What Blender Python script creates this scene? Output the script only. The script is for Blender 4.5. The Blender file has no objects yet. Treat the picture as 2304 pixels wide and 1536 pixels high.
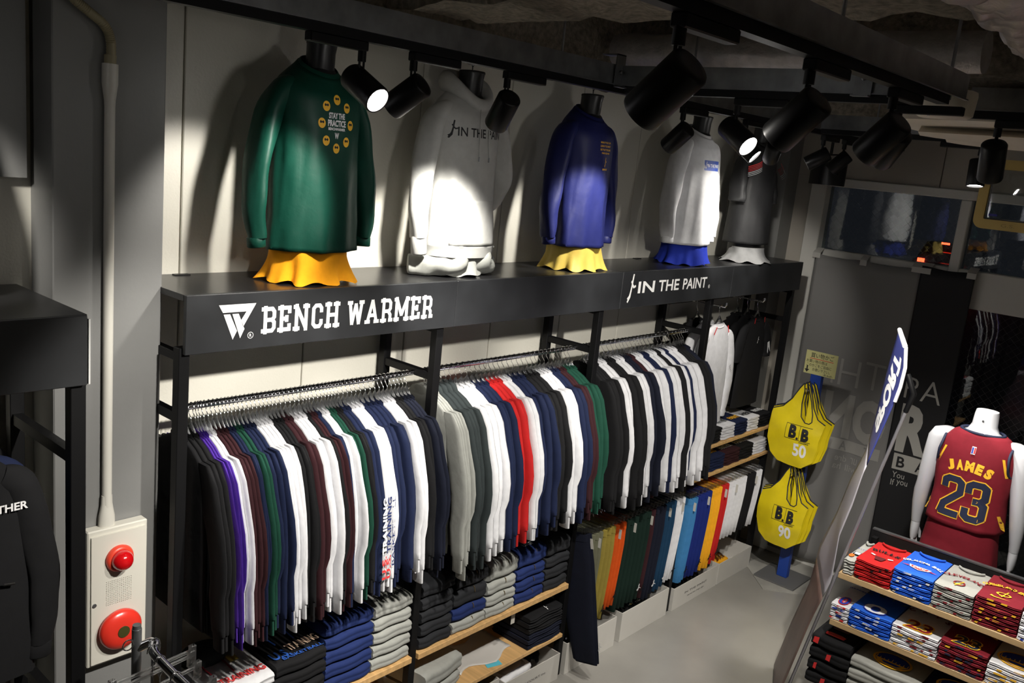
import bpy, bmesh, math, random
from mathutils import Vector, Matrix, noise
random.seed(7)
PI = math.pi
sc = bpy.context.scene
C = sc.collection
# ------------------------------------------------------------------ camera
F_PX, PITCH, ROLL, YAW, CAM_H = 2019.29, 0.206071, -0.1018866, 0.707444, 2.96
fw = Vector((math.cos(PITCH)*math.cos(YAW), math.cos(PITCH)*math.sin(YAW), -math.sin(PITCH)))
rt0 = Vector((math.sin(YAW), -math.cos(YAW), 0)); dn0 = fw.cross(rt0)
rt = math.cos(ROLL)*rt0 + math.sin(ROLL)*dn0
dn = -math.sin(ROLL)*rt0 + math.cos(ROLL)*dn0
cam_d = bpy.data.cameras.new('camera'); cam_d.sensor_width = 36; cam_d.lens = F_PX/2304*36
cam_d.clip_start = 0.05
cam = bpy.data.objects.new('camera', cam_d); C.objects.link(cam)
up = -dn; bk = -fw
cam.matrix_world = Matrix(((rt.x, up.x, bk.x, 0), (rt.y, up.y, bk.y, 0), (rt.z, up.z, bk.z, CAM_H), (0, 0, 0, 1)))
sc.camera = cam
# ------------------------------------------------------------------ world, exposure
w = bpy.data.worlds.new('night'); sc.world = w; w.use_nodes = True
w.node_tree.nodes['Background'].inputs[0].default_value = (0.75, 0.8, 1.0, 1)
w.node_tree.nodes['Background'].inputs[1].default_value = 0.012
sc.view_settings.view_transform = 'Standard'; sc.view_settings.look = 'None'
sc.view_settings.gamma = 1; sc.view_settings.use_curve_mapping = False
sc.view_settings.exposure = 0.15
LAMP = 1.0            # overall scale of the track lamps
# ------------------------------------------------------------------ pixel helpers (photo 2304 x 1536)
def ray(u, v): return rt*(u-1152) + dn*(v-768) + fw*F_PX
O = Vector((0, 0, CAM_H))
def on_x(u, v, x): d = ray(u, v); return O + d*(x/d.x)
def on_y(u, v, y): d = ray(u, v); return O + d*(y/d.y)
def on_z(u, v, z): d = ray(u, v); return O + d*((z-CAM_H)/d.z)
def x_at(u, y, z):   # x of a point with known y and z seen in column u
    k = (u-1152)/F_PX
    a = rt - fw*k
    return -(a.y*y + a.z*(z-CAM_H))/a.x
def y_at(u, x, z):
    k = (u-1152)/F_PX
    a = rt - fw*k
    return -(a.x*x + a.z*(z-CAM_H))/a.y
# ------------------------------------------------------------------ materials
MATS = {}
def nd(nt, t, **kw):
    n = nt.nodes.new(t)
    for k, v in kw.items(): setattr(n, k, v)
    return n
def mat(name, col, rough=.6, metal=0, bump=0, scale=60, var=0, vscale=6, spec=.5, sheen=0, coat=0, emit=None, es=1, detail=4, stretch=None):
    if name in MATS: return MATS[name]
    m = bpy.data.materials.new(name); m.use_nodes = True; nt = m.node_tree
    b = nt.nodes['Principled BSDF']
    b.inputs['Base Color'].default_value = (*col, 1); b.inputs['Roughness'].default_value = rough
    b.inputs['Metallic'].default_value = metal; b.inputs['Specular IOR Level'].default_value = spec
    if sheen: b.inputs['Sheen Weight'].default_value = sheen
    if coat: b.inputs['Coat Weight'].default_value = coat; b.inputs['Coat Roughness'].default_value = .15
    if emit: b.inputs['Emission Color'].default_value = (*emit, 1); b.inputs['Emission Strength'].default_value = es
    if bump or var:
        tc = nd(nt, 'ShaderNodeTexCoord'); src = tc.outputs['Object']
        if stretch:
            mp = nd(nt, 'ShaderNodeMapping'); mp.inputs['Scale'].default_value = stretch
            nt.links.new(src, mp.inputs[0]); src = mp.outputs[0]
    if bump:
        n = nd(nt, 'ShaderNodeTexNoise'); n.inputs['Scale'].default_value = scale; n.inputs['Detail'].default_value = detail
        nt.links.new(src, n.inputs['Vector'])
        bp = nd(nt, 'ShaderNodeBump'); bp.inputs['Strength'].default_value = bump; bp.inputs['Distance'].default_value = .01
        nt.links.new(n.outputs[0], bp.inputs['Height']); nt.links.new(bp.outputs[0], b.inputs['Normal'])
    if var:
        n = nd(nt, 'ShaderNodeTexNoise'); n.inputs['Scale'].default_value = vscale; n.inputs['Detail'].default_value = 5
        nt.links.new(src, n.inputs['Vector'])
        r = nd(nt, 'ShaderNodeValToRGB'); r.color_ramp.elements[0].position = .3; r.color_ramp.elements[1].position = .7
        r.color_ramp.elements[0].color = (*[c*(1-var) for c in col], 1); r.color_ramp.elements[1].color = (*[min(1, c*(1+var)) for c in col], 1)
        nt.links.new(n.outputs[0], r.inputs[0]); nt.links.new(r.outputs[0], b.inputs['Base Color'])
    MATS[name] = m
    return m
def fabric(name, col, bump=.25): return mat('fabric_'+name, col, .85, 0, bump, 14, .06, 30, .25, .0)
def glassy(name, tint=(1, 1, 1), rough=.03, ior=1.5, base=.0):
    if name in MATS: return MATS[name]
    m = bpy.data.materials.new(name); m.use_nodes = True; nt = m.node_tree; nt.nodes.remove(nt.nodes['Principled BSDF'])
    out = nt.nodes['Material Output']
    t = nd(nt, 'ShaderNodeBsdfTransparent'); t.inputs[0].default_value = (*tint, 1)
    g = nd(nt, 'ShaderNodeBsdfGlossy'); g.inputs['Roughness'].default_value = rough; g.inputs[0].default_value = (1, 1, 1, 1)
    fr = nd(nt, 'ShaderNodeFresnel'); fr.inputs[0].default_value = ior
    ad = nd(nt, 'ShaderNodeMath', operation='ADD'); ad.inputs[1].default_value = base; ad.use_clamp = True
    mx = nd(nt, 'ShaderNodeMixShader')
    nt.links.new(fr.outputs[0], ad.inputs[0]); nt.links.new(ad.outputs[0], mx.inputs[0])
    nt.links.new(t.outputs[0], mx.inputs[1]); nt.links.new(g.outputs[0], mx.inputs[2]); nt.links.new(mx.outputs[0], out.inputs[0])
    MATS[name] = m
    return m
def wood_mat():
    m = mat('shelf_wood', (.62, .38, .16), .45, 0, .05, 20, .18, 3, stretch=(14, 1, 14))
    return m
def floor_mat():
    m = mat('polished_concrete', (.25, .24, .22), .34, 0, .03, 30, .18, 1.6)
    return m
COL = dict(black=(.008, .008, .009), charcoal=(.020, .021, .024), purple=(.075, .025, .30), white=(.70, .70, .72), maroon=(.036, .010, .013),
           navy=(.009, .015, .048), green=(.008, .055, .034), red=(.50, .015, .015), grey=(.33, .335, .31), slate=(.024, .031, .032),
           olive=(.14, .14, .09), mustard=(.27, .21, .04), orange=(.62, .085, .008), teal=(.008, .04, .09), sky=(.05, .21, .45),
           royal=(.008, .02, .16), gold=(.85, .40, .015), blue=(.02, .12, .62), midnight=(.007, .009, .020), ink=(.013, .026, .11),
           forest=(.006, .02, .014), wine=(.20, .012, .022))
def fab(c): return fabric(c, COL[c])
M_black = mat('black_metal', (.0045, .0045, .005), .5, .0, spec=.25)
M_chrome = mat('chrome', (.75, .75, .77), .12, 1)
M_steel = mat('galvanised_steel', (.30, .31, .32), .38, .9, 0, 10, .25, 12)
M_wall = mat('painted_panel', (.60, .58, .51), .38, 0, .12, 120, .03, 2)
M_grey = mat('grey_paint', (.20, .20, .195), .42, 0, .05, 60, .05, 3)
M_wood = wood_mat()
M_letter = mat('white_lettering', (.80, .80, .78), .5)
M_ink = mat('black_print', (.01, .01, .012), .6)
M_gold = mat('gold_print', (.95, .52, .03), .55)
M_whitep = mat('white_print', (.85, .85, .85), .55)
M_clear = glassy('clear_plastic', (.94, .945, .95), .2, 1.5, .12)
M_glass = glassy('window_glass', (.80, .84, .84), .0, 1.5, .0)
# ------------------------------------------------------------------ mesh helpers
class MB:
    def __init__(s): s.v = []; s.f = []
    def add(s, v, f):
        k = len(s.v); s.v += [tuple(p) for p in v]; s.f += [tuple(i+k for i in q) for q in f]; return s
    def box(s, x0, x1, y0, y1, z0, z1, M=None):
        v = [Vector((x, y, z)) for x in (x0, x1) for y in (y0, y1) for z in (z0, z1)]
        if M: v = [M @ p for p in v]
        return s.add(v, [(0, 1, 3, 2), (4, 6, 7, 5), (0, 4, 5, 1), (2, 3, 7, 6), (0, 2, 6, 4), (1, 5, 7, 3)])
    def loft(s, rings, cap0=True, cap1=True, closed=True):
        n = len(rings[0]); v = [p for r in rings for p in r]; f = []
        for i in range(len(rings)-1):
            for j in range(n if closed else n-1):
                k = (j+1) % n
                f.append((i*n+j, i*n+k, (i+1)*n+k, (i+1)*n+j))
        if cap0: f.append(tuple(range(n-1, -1, -1)))
        if cap1: f.append(tuple((len(rings)-1)*n+j for j in range(n)))
        return s.add(v, f)
    def tube(s, pts, r, n=8, caps=True, flat=None):
        pts = [Vector(p) for p in pts]; rings = []
        rs = r if isinstance(r, (list, tuple)) else [r]*len(pts)
        t = (pts[1]-pts[0]).normalized()
        a = t.orthogonal().normalized()
        for i, p in enumerate(pts):
            if i == 0: t = pts[1]-pts[0]
            elif i == len(pts)-1: t = pts[-1]-pts[-2]
            else: t = (pts[i+1]-p).normalized() + (p-pts[i-1]).normalized()
            if t.length < 1e-9: t = pts[i]-pts[i-1]
            t = t.normalized(); a = (a - t*a.dot(t)).normalized(); b = t.cross(a)
            rings.append([p + (a*math.cos(2*PI*j/n) + b*math.sin(2*PI*j/n))*rs[i] for j in range(n)])
        return s.loft(rings, caps, caps)
    def lathe(s, prof, n=20, M=None):
        rings = [[Vector((r*math.cos(2*PI*j/n), r*math.sin(2*PI*j/n), z)) for j in range(n)] for r, z in prof]
        if M: rings = [[M @ p for p in q] for q in rings]
        return s.loft(rings)
    def mesh(s, name, smooth=False, bevel=0):
        me = bpy.data.meshes.new(name); me.from_pydata(s.v, [], s.f)
        bm = bmesh.new(); bm.from_mesh(me)
        if bevel:
            bmesh.ops.bevel(bm, geom=list(bm.edges), offset=bevel, segments=1, affect='EDGES', clamp_overlap=True)
        bmesh.ops.recalc_face_normals(bm, faces=bm.faces)
        bm.to_mesh(me); bm.free()
        if smooth:
            for p in me.polygons: p.use_smooth = True
            me.set_sharp_from_angle(angle=1.0)
        return me
def link(name, me, m, parent=None, loc=None, rot=None, scale=None):
    o = bpy.data.objects.new(name, me); C.objects.link(o)
    if m is not None and me is not None:
        if len(me.materials) == 0: me.materials.append(m)
        o.material_slots[0].link = 'OBJECT'; o.material_slots[0].material = m
    if parent: o.parent = parent
    if loc is not None: o.location = loc
    if rot is not None: o.rotation_euler = rot
    if scale is not None: o.scale = scale
    return o
def obj(name, mb, m, parent=None, smooth=False, bevel=0, **kw): return link(name, mb.mesh(name, smooth, bevel), m, parent, **kw)
def tag(o, label, cat, group=None):
    o['label'] = label; o['category'] = cat
    if group: o['group'] = group
    return o
def thing(name, label, cat, loc=(0, 0, 0), rotz=0, group=None):
    o = bpy.data.objects.new(name, None); C.objects.link(o); o.empty_display_size = .1
    o.location = loc; o.rotation_euler = (0, 0, rotz)
    return tag(o, label, cat, group)
def struct(name, mb, m, parent=None, **kw):
    o = obj(name, mb, m, parent, **kw)
    if not parent: o['kind'] = 'structure'
    return o
def bx(x0, x1, y0, y1, z0, z1): return MB().box(x0, x1, y0, y1, z0, z1)
def sgnpow(a, e): return math.copysign(abs(a)**e, a)
def oval(cx, cy, z, a, b, n=16, e=1.0, wave=None):
    r = []
    for j in range(n):
        t = 2*PI*j/n; k = 1 + (wave(t) if wave else 0)
        r.append(Vector((cx + a*k*sgnpow(math.cos(t), e), cy + b*k*sgnpow(math.sin(t), e), z)))
    return r
# ---- text: flat mesh in the xy plane, centred, scaled to a given width (and height)
TXT = {}
def text2d(s, bold=0.0, shear=0.0, depth=0.0, space=1.0):
    key = (s, bold, shear, depth, space)
    if key in TXT: return TXT[key]
    cu = bpy.data.curves.new('t', 'FONT'); cu.body = s; cu.size = 1; cu.offset = bold; cu.shear = shear; cu.extrude = depth
    cu.align_x = 'CENTER'; cu.resolution_u = 3; cu.space_character = space
    o = bpy.data.objects.new('t', cu); C.objects.link(o)
    dg = bpy.context.evaluated_depsgraph_get()
    me = bpy.data.meshes.new_from_object(o.evaluated_get(dg))
    v = [p.co.copy() for p in me.vertices]; f = [tuple(p.vertices) for p in me.polygons]
    bpy.data.objects.remove(o); bpy.data.curves.remove(cu); bpy.data.meshes.remove(me)
    xs = [p.x for p in v] or [0]; ys = [p.y for p in v] or [0]
    cx, cy = (min(xs)+max(xs))/2, (min(ys)+max(ys))/2; W = max(xs)-min(xs) or 1; Hh = max(ys)-min(ys) or 1
    v = [((p.x-cx)/W, (p.y-cy)/Hh, p.z) for p in v]
    TXT[key] = (v, f, Hh/W)
    return TXT[key]
def lettering(s, width, mapper, height=None, bold=0.02, shear=0, mb=None, flip=False, space=1.0, sub=0, cx=0, cy=0, rot=0):
    """text laid on a surface: mapper(a, b) -> Vector for a across, b up"""
    v, f, asp = text2d(s, bold, shear, 0, space); h = height or width*asp
    mb = mb or MB()
    if sub:
        bm = bmesh.new(); vs = [bm.verts.new(p) for p in v]
        for q in f:
            try: bm.faces.new([vs[i] for i in q])
            except ValueError: pass
        bmesh.ops.triangulate(bm, faces=bm.faces)
        for _ in range(sub):
            long = [e for e in bm.edges if math.hypot((e.verts[0].co.x-e.verts[1].co.x)*width, (e.verts[0].co.y-e.verts[1].co.y)*h) > .012]
            if long: bmesh.ops.subdivide_edges(bm, edges=long, cuts=1)
            bmesh.ops.triangulate(bm, faces=bm.faces)
        bm.verts.index_update(); v = [tuple(p.co) for p in bm.verts]; f = [tuple(q.index for q in fa.verts) for fa in bm.faces]; bm.free()
    c, s_ = math.cos(rot), math.sin(rot)
    def T(p):
        a, b = (-p[0] if flip else p[0])*width, p[1]*h
        return mapper(cx + a*c - b*s_, cy + a*s_ + b*c)
    return mb.add([T(p) for p in v], f)
LIFT = Vector((-.5, -1, .6))   # side of a flat print that faces the room
def strokes(segs, wd, mapper, mb=None):
    mb = mb or MB()
    for si, (x0, y0, x1, y1) in enumerate(segs):
        d = Vector((x1-x0, y1-y0)); l = d.length
        if l < 1e-9: continue
        d /= l; n = Vector((-d.y, d.x))*wd/2; e = d*wd*.18
        P = [Vector((x0, y0))-e+n, Vector((x0, y0))-e-n, Vector((x1, y1))+e-n, Vector((x1, y1))+e+n]
        na = max(1, int(l/.02)); nb = 2 if wd > .015 else 1
        Q = [mapper(*(P[0].lerp(P[3], i/na).lerp(P[1].lerp(P[2], i/na), j/nb))) for i in range(na+1) for j in range(nb+1)]
        nn = (Q[1]-Q[0]).cross(Q[nb+1]-Q[0]); nn = nn.normalized() if nn.length > 1e-12 else Vector((0, 0, 0))
        if nn.dot(LIFT) < 0: nn = -nn
        mb.add([q+nn*.00006*si for q in Q], [(i*(nb+1)+j, i*(nb+1)+j+1, (i+1)*(nb+1)+j+1, (i+1)*(nb+1)+j) for i in range(na) for j in range(nb)])
    return mb
def poly(pts, mapper, mb=None):
    mb = mb or MB(); return mb.add([mapper(*p) for p in pts], [tuple(range(len(pts)))])
def disc(cx, cy, rx, ry, mapper, mb=None, n=20, r0=0):
    mb = mb or MB()
    if r0 <= 0: return poly([(cx+rx*math.cos(2*PI*j/n), cy+ry*math.sin(2*PI*j/n)) for j in range(n)], mapper, mb)
    v = []
    for k in (1, r0): v += [mapper(cx+rx*k*math.cos(2*PI*j/n), cy+ry*k*math.sin(2*PI*j/n)) for j in range(n)]
    return mb.add(v, [(j, (j+1) % n, n+(j+1) % n, n+j) for j in range(n)])
FIG = [(.55, 1.0, .50, .80), (.50, .80, .48, .62), (.48, .62, .40, .40), (.40, .40, .36, .20), (.36, .20, .12, .0), (.42, .42, .30, .22), (.30, .22, .10, .12), (.50, .66, .70, .56), (.70, .56, .92, .60)]
def figure_logo(h, mapper, cx=0, cy=0, mb=None, wd=.11):
    mb = strokes([(cx+(a-.5)*h*.55, cy+(b-.5)*h, cx+(c-.5)*h*.55, cy+(d-.5)*h) for a, b, c, d in FIG], h*wd*.8, mapper, mb)
    disc(cx+.035*h, cy+.53*h, .045*h, .045*h, mapper, mb, 10)
    return disc(cx-.055*h, cy+.27*h, .045*h, .055*h, mapper, mb, 10)
SLAB = {
 'B': (.70, [(0, .91, .52, .91), (.2, .5, .5, .5), (0, .09, .52, .09), (.17, 0, .17, 1), (.52, .91, .62, .80), (.62, .80, .62, .60), (.62, .6, .52, .5), (.52, .5, .62, .4), (.62, .40, .62, .2), (.62, .2, .52, .09)]),
 'E': (.68, [(0, .91, .62, .91), (.2, .5, .45, .5), (0, .09, .62, .09), (.17, 0, .17, 1), (.58, .72, .58, .95), (.58, .05, .58, .28), (.44, .4, .44, .6)]),
 'N': (.80, [(.15, 0, .15, 1), (.67, 0, .67, 1), (.15, .93, .67, .07), (0, .92, .2, .92), (0, .08, .3, .08), (.52, .92, .82, .92)]),
 'C': (.68, [(.14, .2, .14, .8), (.14, .8, .26, .91), (.26, .91, .48, .91), (.48, .91, .58, .8), (.58, .8, .58, .66), (.14, .2, .26, .09), (.26, .09, .48, .09), (.48, .09, .58, .2), (.58, .2, .58, .34)]),
 'H': (.80, [(.16, 0, .16, 1), (.64, 0, .64, 1), (.16, .5, .64, .5), (0, .92, .32, .92), (0, .08, .32, .08), (.48, .92, .8, .92), (.48, .08, .8, .08)]),
 'W': (.98, [(.12, .95, .28, .05), (.28, .05, .49, .85), (.49, .85, .70, .05), (.70, .05, .86, .95), (0, .92, .26, .92), (.72, .92, .98, .92)]),
 'A': (.86, [(.14, .05, .43, .95), (.43, .95, .72, .05), (.25, .34, .61, .34), (0, .08, .28, .08), (.58, .08, .86, .08)]),
 'R': (.76, [(0, .91, .52, .91), (.2, .46, .5, .46), (.17, 0, .17, 1), (.52, .91, .62, .80), (.62, .80, .62, .57), (.62, .57, .52, .46), (.5, .44, .62, .3), (.62, .3, .62, .05), (0, .08, .34, .08), (.54, .08, .76, .08)]),
 'M': (.98, [(.14, 0, .14, 1), (.84, 0, .84, 1), (.14, .95, .49, .25), (.49, .25, .84, .95), (0, .92, .2, .92), (.78, .92, .98, .92), (0, .08, .3, .08), (.68, .08, .98, .08)]),
}
def slab_text(s, width, h, mapper, mb=None, wd=.17):
    tot = sum(SLAB[c][0]+.14 if c != ' ' else .22 for c in s); k = width/tot; x = -width/2; mb = mb or MB()
    for c in s:
        if c == ' ': x += .22*k; continue
        ww, seg = SLAB[c]
        vseg = [(x+a*k, (b-.5)*h, x+c2*k, (d-.5)*h) for a, b, c2, d in seg]
        strokes(vseg, wd*h*.9, mapper, mb); x += (ww+.14)*k
    return mb
# ================================================================== THE ROOM
XW, YB, YF = 6.75, 3.138, 2.738
CEIL = 3.72
struct('floor', bx(-4, XW+.2, -5, YB+.2, -.1, 0), floor_mat())
wb = struct('wall_back', bx(1.2, XW+.3, YB+.012, YB+.15, 0, CEIL), M_wall)
js = [1.20, 1.71, 2.29, 2.87, 3.48, 4.07, 4.67, 5.27, 5.87, 6.47, XW+.15]
for a, b in zip(js[:-1], js[1:]):
    obj('wall_panel', bx(a+.003, b-.003, YB, YB+.012, 0, 3.36), M_wall, wb, bevel=.003)
struct('wall_left', bx(-4, 1.16, 3.06, 3.2, 0, CEIL), M_wall)
struct('column_left', bx(1.155, 1.515, 2.894, 3.16, 0, CEIL), M_grey, bevel=.004)
struct('wall_upper_left', bx(-4, 1.118, 2.99, 3.06, 2.735, CEIL), M_grey)
struct('trim_1', bx(1.158, 1.512, 2.885, 2.894, 0, .09), mat('dark_skirting', (.05, .05, .05), .6))
struct('wall_behind', bx(-4.1, -4, -5, 3.2, 0, CEIL), M_wall)
struct('wall_front', bx(-4, XW, -5.1, -5, 0, CEIL), M_wall)
# ---- sprayed ceiling and beams
M_spray = mat('sprayed_insulation', (.22, .195, .155), .95, 0, 1.0, 45, .35, 40, .1, detail=8)
def rough_slab(x0, x1, y0, y1, z0, z1, step=.06, amp=.02, seed=0):
    def grid(o, a, b, na, nb):
        v = []
        for i in range(na+1):
            for j in range(nb+1):
                p = o + a*(i/na) + b*(j/nb)
                n3 = Vector((noise.noise(p*6+Vector((seed, 0, 0))), noise.noise(p*6+Vector((0, seed+9, 0))), noise.noise(p*6+Vector((0, 0, seed+5)))))
                n4 = Vector((noise.noise(p*21), noise.noise(p*21+Vector((7, 0, 0))), noise.noise(p*21+Vector((0, 7, 0)))))
                v.append(p + n3*amp + n4*amp*.5)
        f = [(i*(nb+1)+j, (i+1)*(nb+1)+j, (i+1)*(nb+1)+j+1, i*(nb+1)+j+1) for i in range(na) for j in range(nb)]
        return v, f
    mb = MB(); X, Y, Z = Vector((x1-x0, 0, 0)), Vector((0, y1-y0, 0)), Vector((0, 0, z1-z0)); o = Vector((x0, y0, z0))
    k = lambda l: max(1, int(l/step))
    mb.add(*grid(o, X, Y, k(x1-x0), k(y1-y0)))
    if z1-z0 > .06:
        for (p, a, la) in ((o, X, x1-x0), (o+Y, X, x1-x0), (o, Y, y1-y0), (o+X, Y, y1-y0)): mb.add(*grid(p, a, Z, k(la), k(z1-z0)))
    else:
        mb.add([o+Z, o+X+Z, o+X+Y+Z, o+Y+Z], [(0, 1, 2, 3)])
    return mb
struct('ceiling', rough_slab(-4, XW+.3, -5, YB+.2, CEIL, CEIL+.05, .09, .03), M_spray, smooth=True)
struct('trim_2', rough_slab(1.2, XW+.2, 2.80, YB+.25, 3.36, CEIL+.1, .05, .03, 3), M_spray, smooth=True)
for k, (xa, xb, zb) in enumerate(((2.35, 2.75, 3.46), (3.95, 4.45, 3.44), (5.75, 6.2, 3.40))):
    struct('trim_%d' % (3+k), rough_slab(xa, xb, -5, 2.9, zb, CEIL+.1, .06, .03, 11+k), M_spray, smooth=True)
# ---- window wall
M_frame = mat('white_aluminium', (.62, .61, .57), .4)
M_beige = mat('beige_render', (.40, .37, .32), .7, 0, .15, 150)
wr = struct('wall_right', bx(XW+.02, XW+.2, -5, YB+.15, 3.03, CEIL), M_beige)
for a, b in ((-5, -3.2), (-3.2, -1.9), (-1.9, -.6), (-.6, .7), (.7, 2.0), (2.0, 3.13)):
    obj('wall_panel', bx(XW, XW+.02, a+.003, b-.003, 3.02, 3.34), M_beige, wr, bevel=.003)
obj('wall_pier', bx(XW, XW+.2, 2.90, YB, 0, 3.02), M_beige, wr)
struct('trim_6', bx(6.55, XW, 3.04, YB, 0, 3.34), M_grey)
wn = thing('window_1', 'white aluminium window frame', 'window'); del wn['label'], wn['category']; wn['kind'] = 'structure'
def fr(name, y0, y1, z0, z1, x0=XW-.02, x1=XW+.10): return obj(name, bx(x0, x1, y0, y1, z0, z1), M_frame, wn, bevel=.006)
fr('window_jamb', 2.78, 2.90, 0, 3.02, XW-.06, XW+.1)
fr('window_head', -2.0, 2.78, 2.955, 3.02)
fr('window_mullion', 1.765, 1.835, .10, 2.955)
fr('window_mullion', .30, .37, .10, 2.955)
fr('window_transom', -2.0, 1.765, 2.225, 2.485)
fr('window_transom', 1.835, 2.78, 2.43, 2.485)
fr('window_sill', -2.0, 2.78, 0, .10, XW-.05, XW+.12)
for k, (y0, y1, z0, z1) in enumerate(((1.835, 2.78, 2.485, 2.955), (.37, 1.765, 2.485, 2.955), (-2, .30, 2.485, 2.955), (1.835, 2.78, .10, 2.43), (.37, 1.765, .10, 2.225), (-2, .30, .10, 2.225))):
    p = obj('window_pane', bx(XW+.035, XW+.041, y0, y1, z0, z1), M_glass, wn)
    wm = MB(); s = .055
    def seg(a, b): wm.box(0, 0, 0, 0, 0, 0) if False else wm.add([Vector((XW+.038, a[0], a[1]-.0006)), Vector((XW+.038, a[0], a[1]+.0006)), Vector((XW+.038, b[0], b[1]+.0006)), Vector((XW+.038, b[0], b[1]-.0006)), Vector((XW+.0392, a[0], a[1])), Vector((XW+.0392, b[0], b[1]))], [(0, 1, 2, 3), (1, 4, 5, 2), (4, 0, 3, 5)])
    for sg in (1, -1):
        c = -(z1-z0)
        while c < (y1-y0):
            ya, yb = max(y0, y0+c), min(y1, y0+c+(z1-z0)); za = z0+(ya-y0-c); zb = z0+(yb-y0-c)
            if yb-ya > .01:
                if sg > 0: seg((ya, za), (yb, zb))
                else: seg((ya, z1+z0-za), (yb, z1+z0-zb))
            c += s
    o = obj('wire_mesh', wm, mat('wire_grey', (.2, .2, .2), .5, .6), p); o['kind'] = 'stuff'
struct('wall_low', bx(XW+.2, XW+.35, -5, 2.9, -.1, .05), M_beige)
struct('ground_outside', bx(XW+.35, 30, -25, 20, -.2, -.1), mat('asphalt', (.02, .02, .022), .8))
# ================================================================== CEILING SERVICES
def channel_x(x0, x1, y, z=3.27, h=.075, wd=.05):
    mb = MB(); mb.box(x0, x1, y-wd/2, y-wd/2+.004, z, z+h); mb.box(x0, x1, y+wd/2-.004, y+wd/2, z, z+h); mb.box(x0, x1, y-wd/2, y+wd/2, z+h, z+h+.004)
    mb.box(x0, x1, y-wd/2-.008, y-wd/2, z, z+.004); mb.box(x0, x1, y+wd/2, y+wd/2+.008, z, z+.004); return mb
def channel_y(y0, y1, x, z=3.27, h=.075, wd=.05):
    m = channel_x(y0, y1, x, z, h, wd); m.v = [(b, a, c) for a, b, c in m.v]; return m
YT, YR, XC, XF = 2.25, .945, 3.13, 5.1
def support(label, mbc, mbt, rods):
    t = thing('lighting_channel', label, 'lighting channel', (0, 0, 0))
    obj('steel_channel', mbc, M_steel, t); obj('track_rail', mbt, M_black, t)
    for (x, y) in rods: obj('hanging_rod', MB().tube([(x, y, 3.345), (x, y, 3.74)], .005, 6), M_steel, t)
    return t
support('steel lighting channel running parallel to the wall of mannequins', channel_x(.2, 6.6, YT), bx(.2, 6.6, YT-.018, YT+.018, 3.243, 3.272), [(1.3, YT), (2.75, YT), (4.7, YT), (6.2, YT)])
support('steel lighting channel passing beneath the wrapped air duct', channel_x(-1.5, 3.2, YR), bx(-1.5, 3.06, YR-.018, YR+.018, 3.243, 3.272), [(.5, YR), (2.2, YR)])
support('steel cross channel joining the two parallel lighting channels', channel_y(1.04, YT-.03, XC), bx(XC-.018, XC+.018, 1.04, YT-.05, 3.243, 3.272), [(XC, 1.3), (XC, 1.9)])
support('short steel lighting channel crossing under the duct bulge', channel_y(-1.0, 1.0, 3.55), bx(3.532, 3.568, -1.0, 1.0, 3.243, 3.272), [(3.55, .2), (3.55, -.6)])
support('steel lighting channel nearest the window wall', channel_y(-2, 2.2, XF), bx(XF-.018, XF+.018, -2, 2.2, 3.243, 3.272), [(XF, .2), (XF, 1.9)])
def bracket(x, y, label, rz=0):
    t = thing('channel_clamp', label, 'clamp', (x, y, 3.26), rz); mb = MB()
    mb.box(-.03, .03, -.036, -.031, 0, .13); mb.box(-.03, .03, -.036, .04, .125, .13); mb.box(-.03, .03, -.06, -.031, 0, .005)
    obj('plate', mb, M_steel, t); obj('bolt', MB().lathe([(.008, 0), (.008, .008), (.004, .010)], 8, Matrix.Translation((0, -.036, .06)) @ Matrix.Rotation(PI/2, 4, 'X')), M_steel, t)
bracket(3.09, YT-.0, 'steel clamp where the wall channel meets the cross channel')
bracket(XC, 1.22, 'steel clamp on the cross channel beside the wrapped duct', -PI/2)
# wrapped duct, crinkled
def crinkle_tube(pts, r, n=40, amp=.02, freq=7, sd=0):
    rings = []
    for i, (p, rr) in enumerate(zip(pts, r)):
        p = Vector(p); q = Vector(pts[min(i+1, len(pts)-1)])-Vector(pts[max(i-1, 0)]); q.normalize(); a = q.orthogonal().normalized(); b = q.cross(a); ring = []
        for j in range(n):
            d = a*math.cos(2*PI*j/n)+b*math.sin(2*PI*j/n); s = p+d*rr
            k = abs(noise.noise(s*freq+Vector((sd, 0, 0))))*amp*1.4 + noise.noise(s*freq*3.1)*amp*.55
            ring.append(p+d*(rr+k))
        rings.append(ring)
    return MB().loft(rings)
M_wrap = mat('silver_wrap', (.50, .45, .43), .36, .25, 1.0, 14, .25, 14, detail=8)
N = 190; pts = []; rs = []
for i in range(N):
    t = i/(N-1); x = .2+4.35*t; pts.append((x, .69+.012*math.sin(x*2)-.10*max(0, t-.85)/.15, 3.592+.008*math.sin(x*3)-.02*max(0, t-.8)/.2))
    rs.append(.178+.01*math.sin(x*4.3)*.5+.015*math.exp(-((x-3.55)/.25)**2)+.01*math.exp(-((x-2.2)/.3)**2))
tag(obj('air_duct', crinkle_tube(pts, rs, 90, .030, 8), M_wrap, smooth=True), 'large air duct wrapped in crinkled silver insulation beneath the ceiling', 'air duct')
pts = [(3.75+.01*math.sin(i*.5), 2.72-i*.06, 3.50) for i in range(29)]
tag(obj('insulated_pipe', crinkle_tube(pts, [.075]*29, 24, .008, 16, 4), mat('pipe_wrap', (.42, .40, .39), .35, .3, .6, 40, .15, 20), smooth=True), 'thin insulated pipe wrapped in quilted silver foil crossing the ceiling', 'pipe')
pts = [(4.9, 2.72-i*.06, 3.56) for i in range(60)]
tag(obj('insulated_pipe', crinkle_tube(pts, [.06]*60, 20, .008, 16, 9), M_wrap, smooth=True), 'insulated pipe beneath the ceiling near the window wall', 'pipe')
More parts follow.
